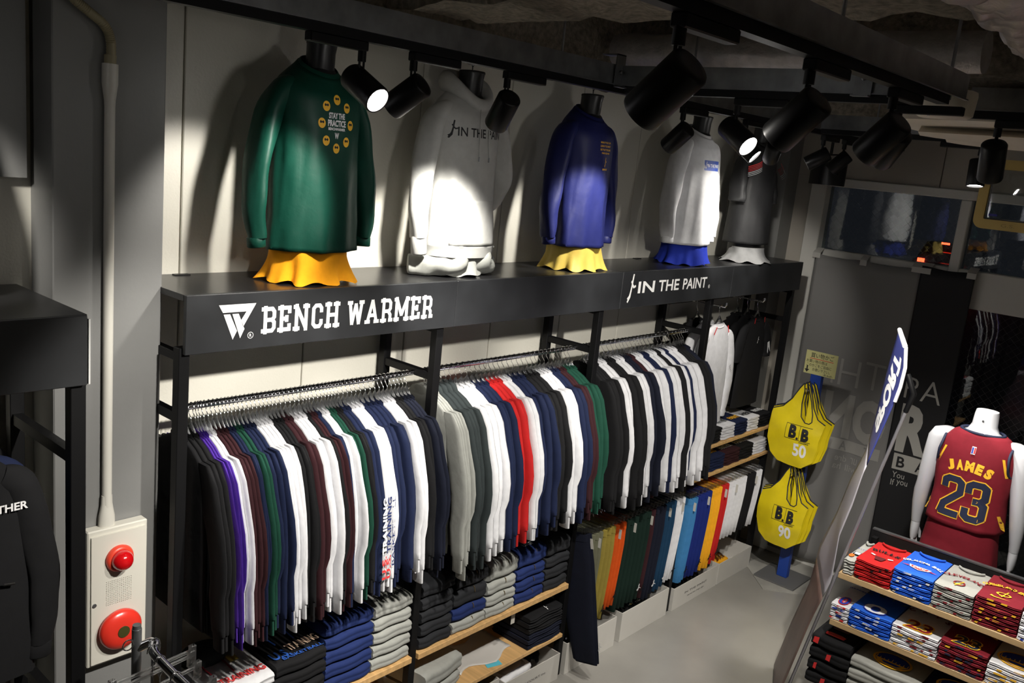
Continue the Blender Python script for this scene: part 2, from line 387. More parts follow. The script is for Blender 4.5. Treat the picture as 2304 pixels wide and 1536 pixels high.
# air conditioner, junction box
M_ac = mat('cream_plastic', (.66, .60, .50), .45)
t = thing('junction_housing', 'cream rounded housing hanging beside the wrapped duct', 'housing', (3.36, 1.03, 3.225))
obj('housing', MB().loft([oval(0, 0, z, a, b, 32, .55) for z, a, b in ((.0, .055, .075), (.010, .068, .090), (.075, .072, .095), (.09, .070, .093))]), M_ac, t, True)
obj('hanging_rod', MB().tube([(0, 0, .088), (0, 0, CEIL+.02-3.225)], .006, 8), M_steel, t)
obj('status_light', MB().lathe([(.006, 0), (.006, .004)], 8, Matrix.Translation((-.06, .03, .004)) @ Matrix.Rotation(PI, 4, 'X')), mat('led_white', (.8, .8, .8), .4), t)
t = thing('ceiling_air_conditioner', 'large cream ceiling air conditioner with curved louvres', 'air conditioner', (4.50, .55, 3.19))
obj('panel', MB().loft([oval(0, 0, z, a, b, 40, .5) for z, a, b in ((.07, .42, .98), (.085, .45, 1.02), (.11, .45, 1.02), (.14, .40, .95))]), M_ac, t, True)
for k in (-1, 1):
    rings = []
    for i in range(25):
        y = -.85+1.7*i/24; s = math.sqrt(max(0, 1-(y/.87)**2)); rings.append([Vector((k*(.20), y, .072-.001)), Vector((k*(.20)-.15*s, y, .045-.01*s)), Vector((k*.20, y, .035-.03*s)), Vector((k*.20+.15*s, y, .045-.01*s))])
    obj('louvre', MB().loft(rings), M_ac, t, True)
# ---- track spotlights
M_lampface = mat('lit_lens', (1, 1, 1), .3, emit=(1, .97, .93), es=40)
M_dark = mat('dark_lens', (.04, .04, .04), .2)
M_head = mat('lamp_black', (.005, .005, .0055), .38, 0, spec=.35)
HEAD = MB().lathe([(.024, .050), (.039, .048), (.043, .042), (.044, -.084), (.042, -.090), (.038, -.090), (.037, -.078)], 28).mesh('head', True)
LENS = MB().lathe([(.0372, 0), (.0372, .002)], 24).mesh('lens')
STEM = MB().tube([(0, 0, 0), (0, 0, -.035)], .013, 10).tube([(-.008, 0, -.03), (-.008, 0, -.075)], .004, 6).tube([(.008, 0, -.03), (.008, 0, -.075)], .004, 6).mesh('stem', True)
ADAPT = bx(-.012, .20, -.017, .017, -.028, .0).mesh('adapter', bevel=.003)
HEADS = []
def spotlight(loc, target, label, lit=False, power=60, size=48, axis='x', flip=False, blend=.55, color=(1, .955, .88), group=None, r=.035, off=''):
    t = thing('track_spotlight'+off, label, 'spotlight', (loc[0], loc[1], 3.243), 0, group)
    link('adapter', ADAPT, M_black, t, rot=(0, 0, (PI/2 if axis == 'y' else 0) + (PI if flip else 0)))
    link('stem', STEM, M_black, t, loc=(0, 0, -.024))
    piv = Vector((loc[0], loc[1], 3.243-.125)); d = (Vector(target)-piv).normalized()
    q = d.to_track_quat('-Z', 'Y')
    h = link('lamp_head', HEAD, M_head, t, loc=(0, 0, -.125)); h.rotation_mode = 'QUATERNION'; h.rotation_quaternion = q
    link('lens', LENS, M_lampface, h, loc=(0, 0, -.081))
    L = bpy.data.lights.new('spot', 'SPOT'); L.energy = power*LAMP; L.spot_size = math.radians(size); L.spot_blend = blend; L.color = color; L.shadow_soft_size = r
    lo = bpy.data.objects.new('lamp_beam'+off, L); C.objects.link(lo); lo.parent = t
    lo.location = Vector((0, 0, -.125)) + d*.098; lo.rotation_mode = 'QUATERNION'; lo.rotation_quaternion = q
    return t
# on the wall channel
spotlight((1.80, YT), (1.95, .85, 2.30), 'lit track spotlight in front of the green shirt, lens turned to the room', size=70, power=120, flip=True)
spotlight((2.01, YT), (1.80, 2.90, 2.62), 'track spotlight aimed at the green shirt, seen from behind', power=48, size=60)
spotlight((2.46, YT), (2.68, 2.80, 2.52), 'track spotlight overlapping the shoulder of the grey hoodie', power=110, size=56)
spotlight((3.67, YT), (3.72, 2.80, 2.62), 'track spotlight beside the white shirt mannequin, turned to the navy shirt', power=55, size=56)
spotlight((4.28, YT), (4.52, 1.05, 2.15), 'small lit track spotlight partly behind a larger lit one', power=120, size=70)
spotlight((4.63, YT), (5.35, 2.72, 2.55), 'track spotlight in front of the dark grey shirt mannequin', power=50, size=60)
spotlight((5.26, YT), (4.95, 2.95, 2.62), 'first of the two spotlights hanging before the black loudspeaker', power=22, size=60)
spotlight((5.58, YT), (5.4, 2.8, 2.5), 'second of the two spotlights hanging before the black loudspeaker', power=22, size=60)
spotlight((.52, YT), (.72, 2.95, 2.62), 'track spotlight aimed at the pale shirt on the left fixture', power=60, size=60, off='_offscreen')
# on the channel below the duct
spotlight((1.49, YR), (1.62, 2.75, 1.55), 'biggest track spotlight on the channel below the duct, with a cable loop', power=200, size=54, flip=False)
spotlight((2.07, YR), (2.30, 2.75, 1.40), 'middle track spotlight on the channel below the duct', power=190, size=54)
spotlight((2.63, YR), (3.1, 2.75, 1.35), 'track spotlight at the end of the channel below the duct', power=135, size=54)
# on the cross channel
spotlight((XC, 1.69), (2.9, .5, 2.35), 'large lit track spotlight in front of the white shirt sleeve', power=120, size=70, axis='y', flip=True)
spotlight((XC, 1.10), (4.55, 2.72, 1.25), 'track spotlight half hidden behind the last one on the duct channel', power=190, size=62, axis='y', flip=True)
spotlight((3.55, .895), (4.85, 1.1, .95), 'track spotlight hanging upright below the duct bulge', power=200, size=76, axis='y', flip=True)
spotlight((XF, 1.345), (4.75, 1.15, .8), 'small lit track spotlight in front of the yellow backboard edge', power=120, size=76, axis='y')
support('empty steel lighting channel added over the middle of the shop, unseen behind the viewer', channel_x(-3, 5.0, -1.3), bx(-3, 5.0, -1.318, -1.282, 3.243, 3.272), [(-2, -1.3), (1, -1.3), (4, -1.3)])  # unseen added channel, made up as a mount for fill lamps; carries none
# loudspeaker
t = thing('loudspeaker', 'black loudspeaker hanging from the ceiling near the window corner', 'loudspeaker', (6.0, 2.50, 2.96), .75)
obj('cabinet', MB().loft([oval(0, 0, z, .15, .09, 24, .5) for z in (.0, .01, .14, .15)]), M_head, t, True)
obj('yoke', MB().tube([(-.16, 0, .07), (-.16, 0, .2), (.16, 0, .2), (.16, 0, .07)], .007, 6), M_black, t)
obj('mount', MB().tube([(0, 0, .2), (0, 0, .48)], .01, 8), M_black, t)
obj('lettering', lettering('JVC', .05, lambda a, b: Vector((-.06+a, -.092, .05+b)), bold=.03), M_letter, t)
# flexible hose + conduit on the column
t = thing('conduit', 'white conduit pipe running down the grey column to the alarm box', 'conduit', (1.322, 2.878, 1.575))
obj('pipe', MB().lathe([(.016, .06), (.016, 1.44)], 16), mat('white_plastic', (.62, .60, .54), .35), t, True)
obj('socket', MB().lathe([(.016, 1.40), (.017, 1.42), (.024, 1.47), (.024, 1.53), (.012, 1.53)], 16), MATS['white_plastic'], t, True)
obj('foot_cap', MB().loft([oval(0, 0, z, a, a*.75, 16) for z, a in ((-.005, .028), (.03, .027), (.075, .019), (.105, .018))]), MATS['white_plastic'], t, True)
hp = [Vector((1.322, 2.875, 3.10)), Vector((1.322, 2.875, 3.17)), Vector((1.30, 2.87, 3.215)), Vector((1.245, 2.865, 3.25)), Vector((1.20, 2.86, 3.28)), Vector((1.17, 2.86, 3.33)), Vector((1.15, 2.87, 3.45)), Vector((1.15, 2.88, 3.75))]
def smooth_path(P, m=8):
    out = []
    for i in range(len(P)-1):
        p0, p1, p2, p3 = P[max(i-1, 0)], P[i], P[i+1], P[min(i+2, len(P)-1)]
        for k in range(m):
            s = k/m; out.append(.5*((2*p1)+(p2-p0)*s+(2*p0-5*p1+4*p2-p3)*s*s+(3*p1-p0-3*p2+p3)*s**3))
    return out+[P[-1]]
sp = smooth_path([Vector(p) for p in hp], 18)
h = thing('flexible_hose', 'beige ribbed hose plugged into the conduit on the grey column', 'hose', (0, 0, 0))
obj('hose', MB().tube(sp, [.0155 if i % 2 else .0135 for i in range(len(sp))], 12), mat('beige_hose', (.32, .28, .17), .5), h, True)
obj('connector', MB().lathe([(.018, 0), (.018, .035), (.014, .037)], 14, Matrix.Translation((1.322, 2.877, 3.096))), MATS['beige_hose'], h, True)
# ================================================================== FIRE ALARM BOX
M_box = mat('alarm_white', (.62, .60, .53), .4)
t = thing('fire_alarm_box', 'white fire alarm cabinet with red lamp and bell on the grey column', 'alarm', (1.35, 2.894, 1.06))
obj('body', bx(-.105, .105, -.044, 0, 0, .51), M_box, t, bevel=.004)
gx0, gx1, gz0, gz1 = -.047-.0018, -.047+14*.0067+.0018, .222-.0018, .222+14*.0067+.0018
obj('door', bx(-.095, .095, -.052, -.044, .012, gz0).box(-.095, .095, -.052, -.044, gz1, .49).box(-.095, gx0, -.052, -.044, gz0, gz1).box(gx1, .095, -.052, -.044, gz0, gz1), M_box, t)
lb = obj('lamp_base', MB().lathe([(.047, 0), (.049, .006), (.044, .018), (.036, .02)], 28, Matrix.Translation((0, -.052, .395)) @ Matrix.Rotation(PI/2, 4, 'X')), mat('red_orange_plastic', (.70, .06, .03), .35), t, True)
obj('lamp_dome', MB().lathe([(.037, .018), (.036, .032), (.031, .045), (.022, .055), (.010, .060), (.002, .061)], 28, Matrix.Translation((0, -.052, .395)) @ Matrix.Rotation(PI/2, 4, 'X')), mat('red_lens', (.55, .005, .008), .12, coat=.8), lb, True)
gm = MB(); g0x, g0z, pp, sw = -.047, .222, .0067, .0036       # real perforations: bars with open cells in front of the recessed body
for i in range(15): gm.box(g0x+i*pp-sw/2, g0x+i*pp+sw/2, -.052, -.0445, g0z-sw/2, g0z+14*pp+sw/2)
for j in range(15):
    for i in range(14): gm.box(g0x+i*pp+sw/2, g0x+(i+1)*pp-sw/2, -.052, -.0445, g0z+j*pp-sw/2, g0z+j*pp+sw/2)
o = obj('speaker_grille', gm, M_box, t); o['kind'] = 'stuff'
be = obj('bell', MB().lathe([(.060, 0), (.074, .008), (.075, .018), (.068, .030), (.045, .038), (.022, .039), (.0, .039)], 40, Matrix.Translation((0, -.055, .13)) @ Matrix.Rotation(PI/2, 4, 'X')), mat('alarm_red', (.72, .035, .02), .3, coat=.5), t, True)
obj('bell_centre', MB().lathe([(.021, .038), (.021, .0415), (.006, .042)], 20, Matrix.Translation((0, -.055, .13)) @ Matrix.Rotation(PI/2, 4, 'X')), mat('bell_label', (.05, .05, .012), .4), be)
obj('lock', MB().lathe([(.007, 0), (.007, .004)], 12, Matrix.Translation((-.085, -.052, .24)) @ Matrix.Rotation(PI/2, 4, 'X')), M_steel, t)
# ================================================================== MAIN FIXTURE
M_fascia = mat('slate_board', (.018, .019, .021), .45, 0, .03, 30, .35, 5)
PX = [1.520, 2.722, 3.922, 5.122, 6.325]
ZT, ZB = 2.392, 2.188
fx = thing('shelving_fixture', 'long black metal wall fixture with sign fascia and wooden shelves', 'shelving', (PX[0], YF, 0))
fx_o = Vector((PX[0], YF, 0))
def fpart(name, mb, m, **kw):
    mb.v = [tuple(Vector(p)-fx_o) for p in mb.v]; return obj(name, mb, m, fx, **kw)
for x in PX:
    fpart('front_post', bx(x-.02, x+.02, YF+.005, YF+.045, 0, ZB+.02), M_black, bevel=.002)
    fpart('back_post', bx(x-.02, x+.02, YB-.06, YB-.02, 0, ZB+.02), M_black, bevel=.002)
for i, x in enumerate(PX):
    zz = 1.975
    fpart('bracket', bx(x-.015, x+.015, YF+.045, YB-.06, zz-.035, zz), M_black, bevel=.002)
    fpart('top_brace', bx(x-.015, x+.015, YF+.045, YB-.06, ZB-.03, ZB), M_black, bevel=.002)
SE = [1.508, 2.78, 4.05, 5.30, 6.365]
for a, b in zip(SE[:-1], SE[1:]):
    p = fpart('fascia_panel', bx(a+.0008, b-.0008, YF-.018, YF, ZB, ZT), M_fascia, bevel=.002)
    fpart('top_board', bx(a+.0008, b-.0008, YF, YB-.004, ZT-.022, ZT), mat('black_board', (.012, .012, .013), .30, 0, .02, 50), bevel=.001)
fm = lambda x0, z0: (lambda a, b: Vector((x0+a-PX[0], -.0188, z0+b)))
def fx_letter(name, mb): o = obj(name, mb, M_letter, fx); return o
# BENCH WARMER
xl, xr = x_at(590, YF-.02, 2.29), x_at(978, YF-.02, 2.29)
xm = x_at(769, YF-.02, 2.29); xm2 = x_at(783, YF-.02, 2.29)
fx_letter('lettering', slab_text('BENCH', xm-xl, .098, fm((xl+xm)/2, 2.288)))
fx_letter('lettering', slab_text('WARMER', xr-xm2, .098, fm((xm2+xr)/2, 2.288)))
wx0, wx1 = x_at(492, YF-.02, 2.3), x_at(576, YF-.02, 2.3); wz1 = 2.353; wh = .125
wmap = lambda a, b: Vector((wx0+a*(wx1-wx0)-PX[0], -.0188, wz1-b*wh))
mb = poly([(0, 0), (1, 0), (.66, .66), (.60, .46), (.74, .22), (.11, .22)], wmap); poly([(.13, .27), (.30, .27), (.50, .76), (.39, 1.0)], wmap, mb); poly([(.36, .27), (.53, .27), (.70, .72), (.59, .98)], wmap, mb)
fx_letter('emblem', mb)
rx = x_at(564, YF-.02, 2.24)
mb = disc(0, 0, .012, .012, fm(rx, 2.238), None, 20, .85); lettering('R', .009, fm(rx, 2.238), bold=.02, mb=mb); fx_letter('registered_mark', mb)
xl, xr = x_at(1436, YF-.02, 2.29), x_at(1590, YF-.02, 2.29)
for wd_, u0_, u1_ in (('IN', 1436, 1473), ('THE', 1482, 1528), ('PAINT', 1537, 1590)):
    xl, xr = x_at(u0_, YF-.02, 2.29), x_at(u1_, YF-.02, 2.29)
    fx_letter('lettering', lettering(wd_, xr-xl, fm((xl+xr)/2, 2.300), height=.066, bold=.018))
fx_letter('figure_emblem', figure_logo(.145, fm(x_at(1422, YF-.02, 2.29), 2.295)))
rx = x_at(1596, YF-.02, 2.28)
mb = disc(0, 0, .011, .011, fm(rx, 2.272), None, 20, .85); lettering('R', .008, fm(rx, 2.272), bold=.02, mb=mb); fx_letter('registered_mark', mb)
RY, RZ = 2.885, 1.95
for a, b in zip(PX[:3], PX[1:4]):
    fpart('hanging_rail', MB().tube([(a+.016, RY, RZ), (b-.016, RY, RZ)], .0125, 14), M_chrome, smooth=True)
    for x in (a+.016, b-.016):
        pass
LRZ, LRY = .925, 2.83
for a, b in ((PX[2], PX[3]), (PX[3], PX[4])):
    fpart('hanging_rail', MB().tube([(a+.016, LRY, LRZ if a < 5 else .885), (b-.016, LRY, LRZ if a < 5 else .885)], .0125, 12), M_chrome, smooth=True)
    for x in (a, b): fpart('bracket', bx(x-.012, x+.012, LRY-.09, YB-.06, (LRZ if a < 5 else .885)-.03, (LRZ if a < 5 else .885)-.0), M_black, bevel=.002)
def wshelf(x0, x1, zt, y0=YF-.012, th=.03): return fpart('wood_shelf', bx(x0+.021, x1-.021, y0, YB-.065, zt-th, zt), M_wood, bevel=.002)
wshelf(PX[0], PX[1], .60); wshelf(PX[1], PX[2], .60)
wshelf(PX[1], PX[2], .287, th=.022); wshelf(PX[0], PX[1], .287, th=.022)
wshelf(PX[3], PX[4], 1.155, th=.022); wshelf(PX[3], PX[4], .945, th=.022)
# face-out arms in the last bay
AR = [(5.42, 2.10, .27), (6.0, 2.10, .26)]
for x, z, ln in AR:
    fpart('face_out_arm', MB().tube([(x, YB-.065, z), (x, YB-.065-ln, z), (x, YB-.065-ln-.012, z+.02)], .007, 8).lathe([(.011, 0), (.011, .02)], 10, Matrix.Translation((x, YB-.065-ln-.005, z+.01))), M_chrome, smooth=True)
fpart('crossbar', bx(PX[3]+.02, PX[4]-.02, YB-.07, YB-.055, 2.085, 2.115), M_black)
for x in (1.70, 3.07, 4.75):
    fpart('cable_hole', bx(x-.03, x+.03, YB-.045, YB-.02, ZT, ZT+.004), M_head)
# ---- the fixture on the left of the column
lf = thing('shelving_fixture', 'black metal wall fixture with blank slate fascia left of the grey column', 'shelving', (1.107, 2.54, 0))
def lpart(name, mb, m, **kw):
    mb.v = [tuple(Vector(p)-Vector((1.107, 2.54, 0))) for p in mb.v]; return obj(name, mb, m, lf, **kw)
lpart('fascia_panel', bx(-.9, 1.100, 2.522, 2.54, ZB, ZT), M_fascia, bevel=.002)
lpart('top_board', bx(-.9, 1.107, 2.54, 3.055, ZT-.022, ZT), MATS['black_board'], bevel=.001)
for x in (1.085, -.12):
    lpart('front_post', bx(x-.022, x+.022, 2.545, 2.585, 0, ZB+.02), M_black, bevel=.002)
    lpart('back_post', bx(x-.022, x+.022, 3.00, 3.04, 0, ZB+.02), M_black, bevel=.002)
    lpart('bracket', bx(x-.015, x+.015, 2.585, 3.0, 1.07, 1.10), M_black); lpart('bracket', bx(x-.015, x+.015, 2.585, 3.0, 1.94, 1.975), M_black)
lpart('side_strip', bx(1.107, 1.112, 2.53, 2.56, ZB, ZT-.012), mat('edge_white', (.6, .6, .58), .5))
lpart('hanging_rail', MB().tube([(-.1, 3.015, 2.1345), (1.06, 3.015, 2.1345)], .0125, 12), M_chrome, smooth=True)
lpart('face_out_arm', MB().tube([(.765, 3.015, 2.1345), (.765, 2.575, 2.1345), (.765, 2.562, 2.155)], .007, 8), M_chrome, smooth=True)
lpart('crossbar', bx(1.11, 1.50, 2.60, 2.63, 1.02, 1.045), M_black)
# ================================================================== HANGING SHIRTS ON THE RAILS
def garment_body(seed, L=.74, drop=.0, hood=False):
    rnd = random.Random(seed); ph = rnd.uniform(0, 6); rings = []
    prof = [(-.118, .052, .0085), (-.126, .070, .0105), (-.142, .108, .0116), (-.170, .152, .0118), (-.208, .184, .0118), (-.26, .198, .0118), (-.36, .200, .0118), (-.5, .203, .0118), (-.65, .206, .0118), (-.118-L, .210, .0118), (-.123-L, .207, .008)]
    for z, a, b in prof:
        k = min(1, max(0, (-z-.2)/.6)); r = []
        for j in range(22):
            t = 2*PI*j/22; y = a*sgnpow(math.cos(t), .8); x = b*1.06*sgnpow(math.sin(t), .3)
            x *= 1-.25*k*(.5+.5*math.sin(y*38+ph+z*4))
            r.append(Vector((x, y, z)))
        rings.append(r)
    return MB().loft(rings)
def sleeve_mesh(seed, side, Ls=.70):
    rnd = random.Random(seed*3+side); ph = rnd.uniform(0, 6); el = rnd.uniform(-.018, .022); rings = []
    if side < 0: prof = [(0, .165, .034, .0100), (.03, .174, .046, .0114), (.10, .196, .058, .0118), (.22, .218, .062, .0118), (.36, .236+el, .060, .0118), (.50, .250+el*1.4, .055, .0118), (.62, .262+el, .050, .0118), (.70, .269, .046, .0118), (.86, .282, .042, .0118), (.90, .285, .040, .0115), (.905, .286, .032, .0105), (.995, .291, .031, .0105), (1.0, .291, .022, .007)]
    else: prof = [(0, .165, .034, .0100), (.03, .172, .044, .0114), (.10, .183, .050, .0118), (.36, .190, .050, .0118), (.70, .192, .042, .0118), (.90, .192, .038, .0115), (.995, .192, .030, .0105), (1.0, .192, .022, .007)]
    z0 = -.172
    for k, (t, y, a, b) in enumerate(prof):
        r = []
        for j in range(12):
            th = 2*PI*j/12; yy = a*math.cos(th); xx = b*1.06*sgnpow(math.sin(th), .42)
            xx *= 1-.16*(.5+.5*math.sin(yy*60+t*9+ph))
            r.append(Vector((xx, side*(y+yy), z0-t*Ls)))
        rings.append(r)
    return MB().loft(rings)
COLLAR = MB().loft([[Vector((.009*math.sin(2*PI*j/14), .062*math.cos(2*PI*j/14), z-.006*math.cos(4*PI*j/14))) for j in range(14)] for z in (-.128, -.108, -.104)], False, False).loft([[Vector((.004*math.sin(2*PI*j/14), .052*math.cos(2*PI*j/14), z)) for j in range(14)] for z in (-.104, -.128)], False, False).mesh('collar', True)
HOOD = MB().loft([[Vector((.0115*sgnpow(math.sin(2*PI*j/14), .6), w_*math.cos(2*PI*j/14)+.02, z)) for j in range(14)] for z, w_ in ((-.20, .085), (-.17, .092), (-.125, .080), (-.095, .058), (-.085, .03))]).mesh('hood', True)
BODIES = [garment_body(i, .69+.02*(i % 3)).mesh('shirt_body', True) for i in range(4)]
SLV = [(sleeve_mesh(i, -1, .655+.015*(i % 3)).mesh('sleeve', True), sleeve_mesh(i+5, 1, .64).mesh('sleeve', True)) for i in range(5)]
def hook_pts(bot): return [(0, 0, bot)]+[(0, y, z-.0122) for y, z in ((0, -.048), (.006, -.040), (.018, -.028), (.0195, -.010), (.016, .006), (.004, .0155), (-.008, .0145), (-.0165, .006), (-.0185, -.006))]
HOOK = MB().tube(hook_pts(-.10), .0018, 6).mesh('hook', True)
HOOK_SHORT = MB().tube(hook_pts(-.0605), .0018, 6).mesh('hook', True)
def hanger_arm(half=.19):
    mb = MB(); P = [Vector((0, y, -.078 - .168*(abs(y)/half)**.9)) for y in [(-1+2*i/12)*half for i in range(13)]]
    rings = [[p+Vector((dx, 0, dz)) for dx, dz in ((-.003, -.009), (.003, -.009), (.0035, .009), (-.0035, .009))] for p in P]
    return mb.loft(rings)
ARM = hanger_arm().mesh('hanger_arm', False)
NECK = MB().lathe([(.006, -.125), (.008, -.10), (.0055, -.07)], 8).mesh('neck_boss', True)
RAILTXT = {0: 'rail by column', 1: 'middle rail', 2: 'rail under emblem'}
FROM = {0: 'grey column', 1: 'grey hoodies', 2: 'green shirts'}
NTH = ['first', 'second', 'third', 'fourth', 'fifth', 'sixth', 'seventh', 'eighth', 'ninth']
CN = dict(black='black', purple='purple', white='white', maroon='maroon', navy='navy', green='green', red='red', grey='grey', slate='slate', midnight='midnight-blue')
seqA = [('black', 498.6, 3), ('purple', 516.5, 3), ('white', 536, 2), ('maroon', 563.8, 3), ('navy', 579, 2), ('green', 597, 2), ('navy', 625.7, 3), ('white', 663, 4), ('black', 688, 3), ('maroon', 710, 2), ('white', 740, 3), ('black', 748, 1), ('maroon', 762, 2), ('navy', 772.5, 1), ('white', 790, 2), ('green', 804.7, 2), ('black', 819, 2), ('navy', 838.7, 2), ('white', 867, 3), ('navy', 910, 4), ('white', 937, 3), ('black', 955, 2), ('midnight', 984, 3)]
seqB = [('grey', 1036, 4), ('slate', 1079, 4), ('white', 1116.5, 3), ('navy', 1147, 3), ('red', 1177, 3), ('white', 1197, 2), ('navy', 1229, 3), ('black', 1260, 3), ('white', 1286, 3), ('navy', 1304.5, 2), ('maroon', 1318, 2), ('green', 1345, 3)]
seqC = [('black', 1388.6, 4), ('white', 1408, 2), ('black', 1428, 2), ('white', 1447.7, 2), ('midnight', 1462, 2), ('maroon', 1471, 1), ('white', 1488, 2), ('navy', 1501, 2), ('white', 1518.6, 2), ('black', 1528, 1), ('white', 1537, 1), ('navy', 1544, 1), ('white', 1565, 2), ('black', 1582, 3), ('midnight', 1596, 2)]
def hang_shirt(x, pitch, c, label, hlabel, grp, hgrp, i, hood=False, name='long_sleeved_shirt', dz=0):
    t = thing(name, label, 'shirt' if not hood else 'hoodie', (x, RY, RZ+.011), random.uniform(-.001, .001), grp)
    sx = min(2.0, pitch/.0262)
    m = fab(c); jit = random.uniform(-.012, .012)
    link('shirt_body', BODIES[i % 4], m, t, scale=(sx, 1, 1+jit))
    a, b = SLV[i % 5]
    ln = random.uniform(.97, 1.035)*(1.0 if x < PX[1] else (1.09 if hood else 1.05) if x < PX[2] else 1.10)
    for me in (a, b): link('sleeve', me, m, t, loc=(0, random.uniform(-.006, .006), (ln-1)*.172), scale=(sx, random.uniform(.96, 1.04) if me is a else 1, ln), rot=(random.uniform(-.035, .015) if me is a else 0, 0, 0))
    link('hood' if hood else 'collar', HOOD if hood else COLLAR, m, t, scale=(sx, 1, 1))
    g = thing('clothes_hanger', hlabel, 'hanger', (x, RY, RZ+.011), t.rotation_euler.z, hgrp)
    link('hook', HOOK, M_chrome, g); link('hanger_arm', ARM, M_clear, g, scale=(min(1, sx), 1, 1)); link('neck_boss', NECK, M_clear, g, scale=(min(1, sx), 1, 1))
    return t
SHIRTS = []
for bay, seq in enumerate((seqA, seqB, seqC)):
    xp = PX[bay]+.055 if bay else 1.575
    for k, (c, u, n) in enumerate(seq):
        xe = min(x_at(u, RY-.20, 1.70), PX[bay+1]-.035)
        hood = c in ('grey', 'slate')
        pv = CN[seq[k-1][0]] if k else None; nx = CN[seq[k+1][0]] if k+1 < len(seq) else None
        kind = 'hoodie' if hood else 'long-sleeved shirt'
        dup = [q for q in range(len(seq)) if seq[q][0] == c and ((seq[q-1][0] if q else None), (seq[q+1][0] if q+1 < len(seq) else None)) == ((seq[k-1][0] if k else None), (seq[k+1][0] if k+1 < len(seq) else None))]
        nth = [q for q in range(len(seq)) if seq[q][0] == c].index(k)
        if len(dup) > 1: setw = '%s %s set from the %s' % (NTH[nth], CN[c], FROM[bay])
        elif pv and nx: setw = 'set between %s and %s, %s' % (pv, nx, RAILTXT[bay])
        elif nx: setw = 'end set before %s, %s' % (nx, RAILTXT[bay])
        else: setw = 'end set after %s, %s' % (pv, RAILTXT[bay])
        pitch = (xe-xp)/n
        for j in range(n):
            if n == 1 or (pv == nx): pos = ''
            elif j == 0 and pv: pos = '%s-side of ' % pv
            elif j == n-1 and nx: pos = '%s-side of ' % nx
            else: pos = 'inside '
            lab = '%s %s, %sthe %s' % (CN[c], kind, pos, setw)
            hl = 'hanger, %s %s, %sthe %s' % (CN[c], 'hoodie' if hood else 'shirt', pos, setw)
            t = hang_shirt(xp+pitch*(j+.5), pitch, c, lab, hl, lab, hl, bay*40+k*3+j, hood)
            SHIRTS.append((bay, k, j, t, pitch))
        xp = xe
# vertical print on two neighbouring sleeves/bodies (USA style)
def vert_print(t, cols, txt, z0, ln, wd, ylocal, sx):
    pass
for bay, k, j, t, pitch in SHIRTS:
    if (bay, k, j) in ((0, 17, 1), (0, 18, 0), (0, 18, 1)):
        sl = [o for o in t.children if o.name.startswith('sleeve')][0]
        sl.rotation_euler = (0, 0, 0); sl.scale = (sl.scale.x, 1, 1); sl.location = (0, 0, 0)
        FRONT = [(-.40, .304), (-.50, .310), (-.60, .319), (-.70, .326), (-.76, .331), (-.83, .333)]
        def yfr(z):
            for (z0, y0), (z1, y1) in zip(FRONT[:-1], FRONT[1:]):
                if z >= z1: return y0+(y1-y0)*(z0-z)/(z0-z1)
            return FRONT[-1][1]
        def mp(a, b): return Vector((-b, -yfr(-.60+a)-.004-.006*math.cos(b*60), -.60+a))
        hh = min(.030, pitch*.95); mm = mat('navy_print', (.01, .02, .10), .6) if k == 18 else M_whitep
        if (k, j) != (18, 1):
            obj('lettering', lettering('TRAINING', .24, lambda a, b: mp(a+.06, b), height=hh, bold=.03, sub=2), mm, t)
            obj('lettering', lettering('U.S.', .10, lambda a, b: mp(a-.12, b), height=hh, bold=.03, sub=2), mat('red_print', (.70, .03, .03), .6), t)
        else: obj('lettering', lettering('BASKETBALL', .30, lambda a, b: mp(a+.03, b), height=hh*.6, bold=.01, sub=2), mm, t)
# ================================================================== TROUSERS ON THE LOWER RAILS
def trouser_mesh(seed, L=.70, wv=.13):
    rnd = random.Random(seed); ph = rnd.uniform(0, 6); rings = []
    for z, a, b in ((-.095, wv*.98, .0105), (-.12, wv, .0118), (-.25, wv*.98, .0118), (-.45, wv*.86, .0118), (-.62, wv*.74, .0115), (-.095-L, wv*.62, .0112), (-.10-L, wv*.58, .008)):
        rings.append([Vector((b*sgnpow(math.sin(2*PI*j/14), .6)*(1-.3*(.5+.5*math.sin(math.cos(2*PI*j/14)*5+ph+z*6))), a*math.cos(2*PI*j/14)-.035*(-z-.1), z)) for j in range(14)])
    return MB().loft(rings)
TROU = [trouser_mesh(i).mesh('trouser_legs', True) for i in range(4)]
WAIST = MB().loft([[Vector((.0122*sgnpow(math.sin(2*PI*j/14), .6), .132*math.cos(2*PI*j/14), z)) for j in range(14)] for z in (-.075, -.078, -.115, -.118)]).mesh('waistband', True)
TH_BAR = bx(-.003, .003, -.13, .13, -.062, -.050).mesh('hanger_bar'); CLIP = bx(-.008, .008, -.012, .012, -.10, -.045).mesh('clip', bevel=.002)
tag_mesh = bx(-.0065, -.006, -.012, .012, -.16, -.10).mesh('size_tag')
M_tag = mat('paper_tag', (.55, .53, .48), .7)
CT = dict(black='black', olive='olive', mustard='mustard', orange='orange', forest='dark-green', maroon='maroon', midnight='midnight-blue', teal='teal', white='white', sky='sky-blue', royal='royal-blue', gold='golden', red='red')
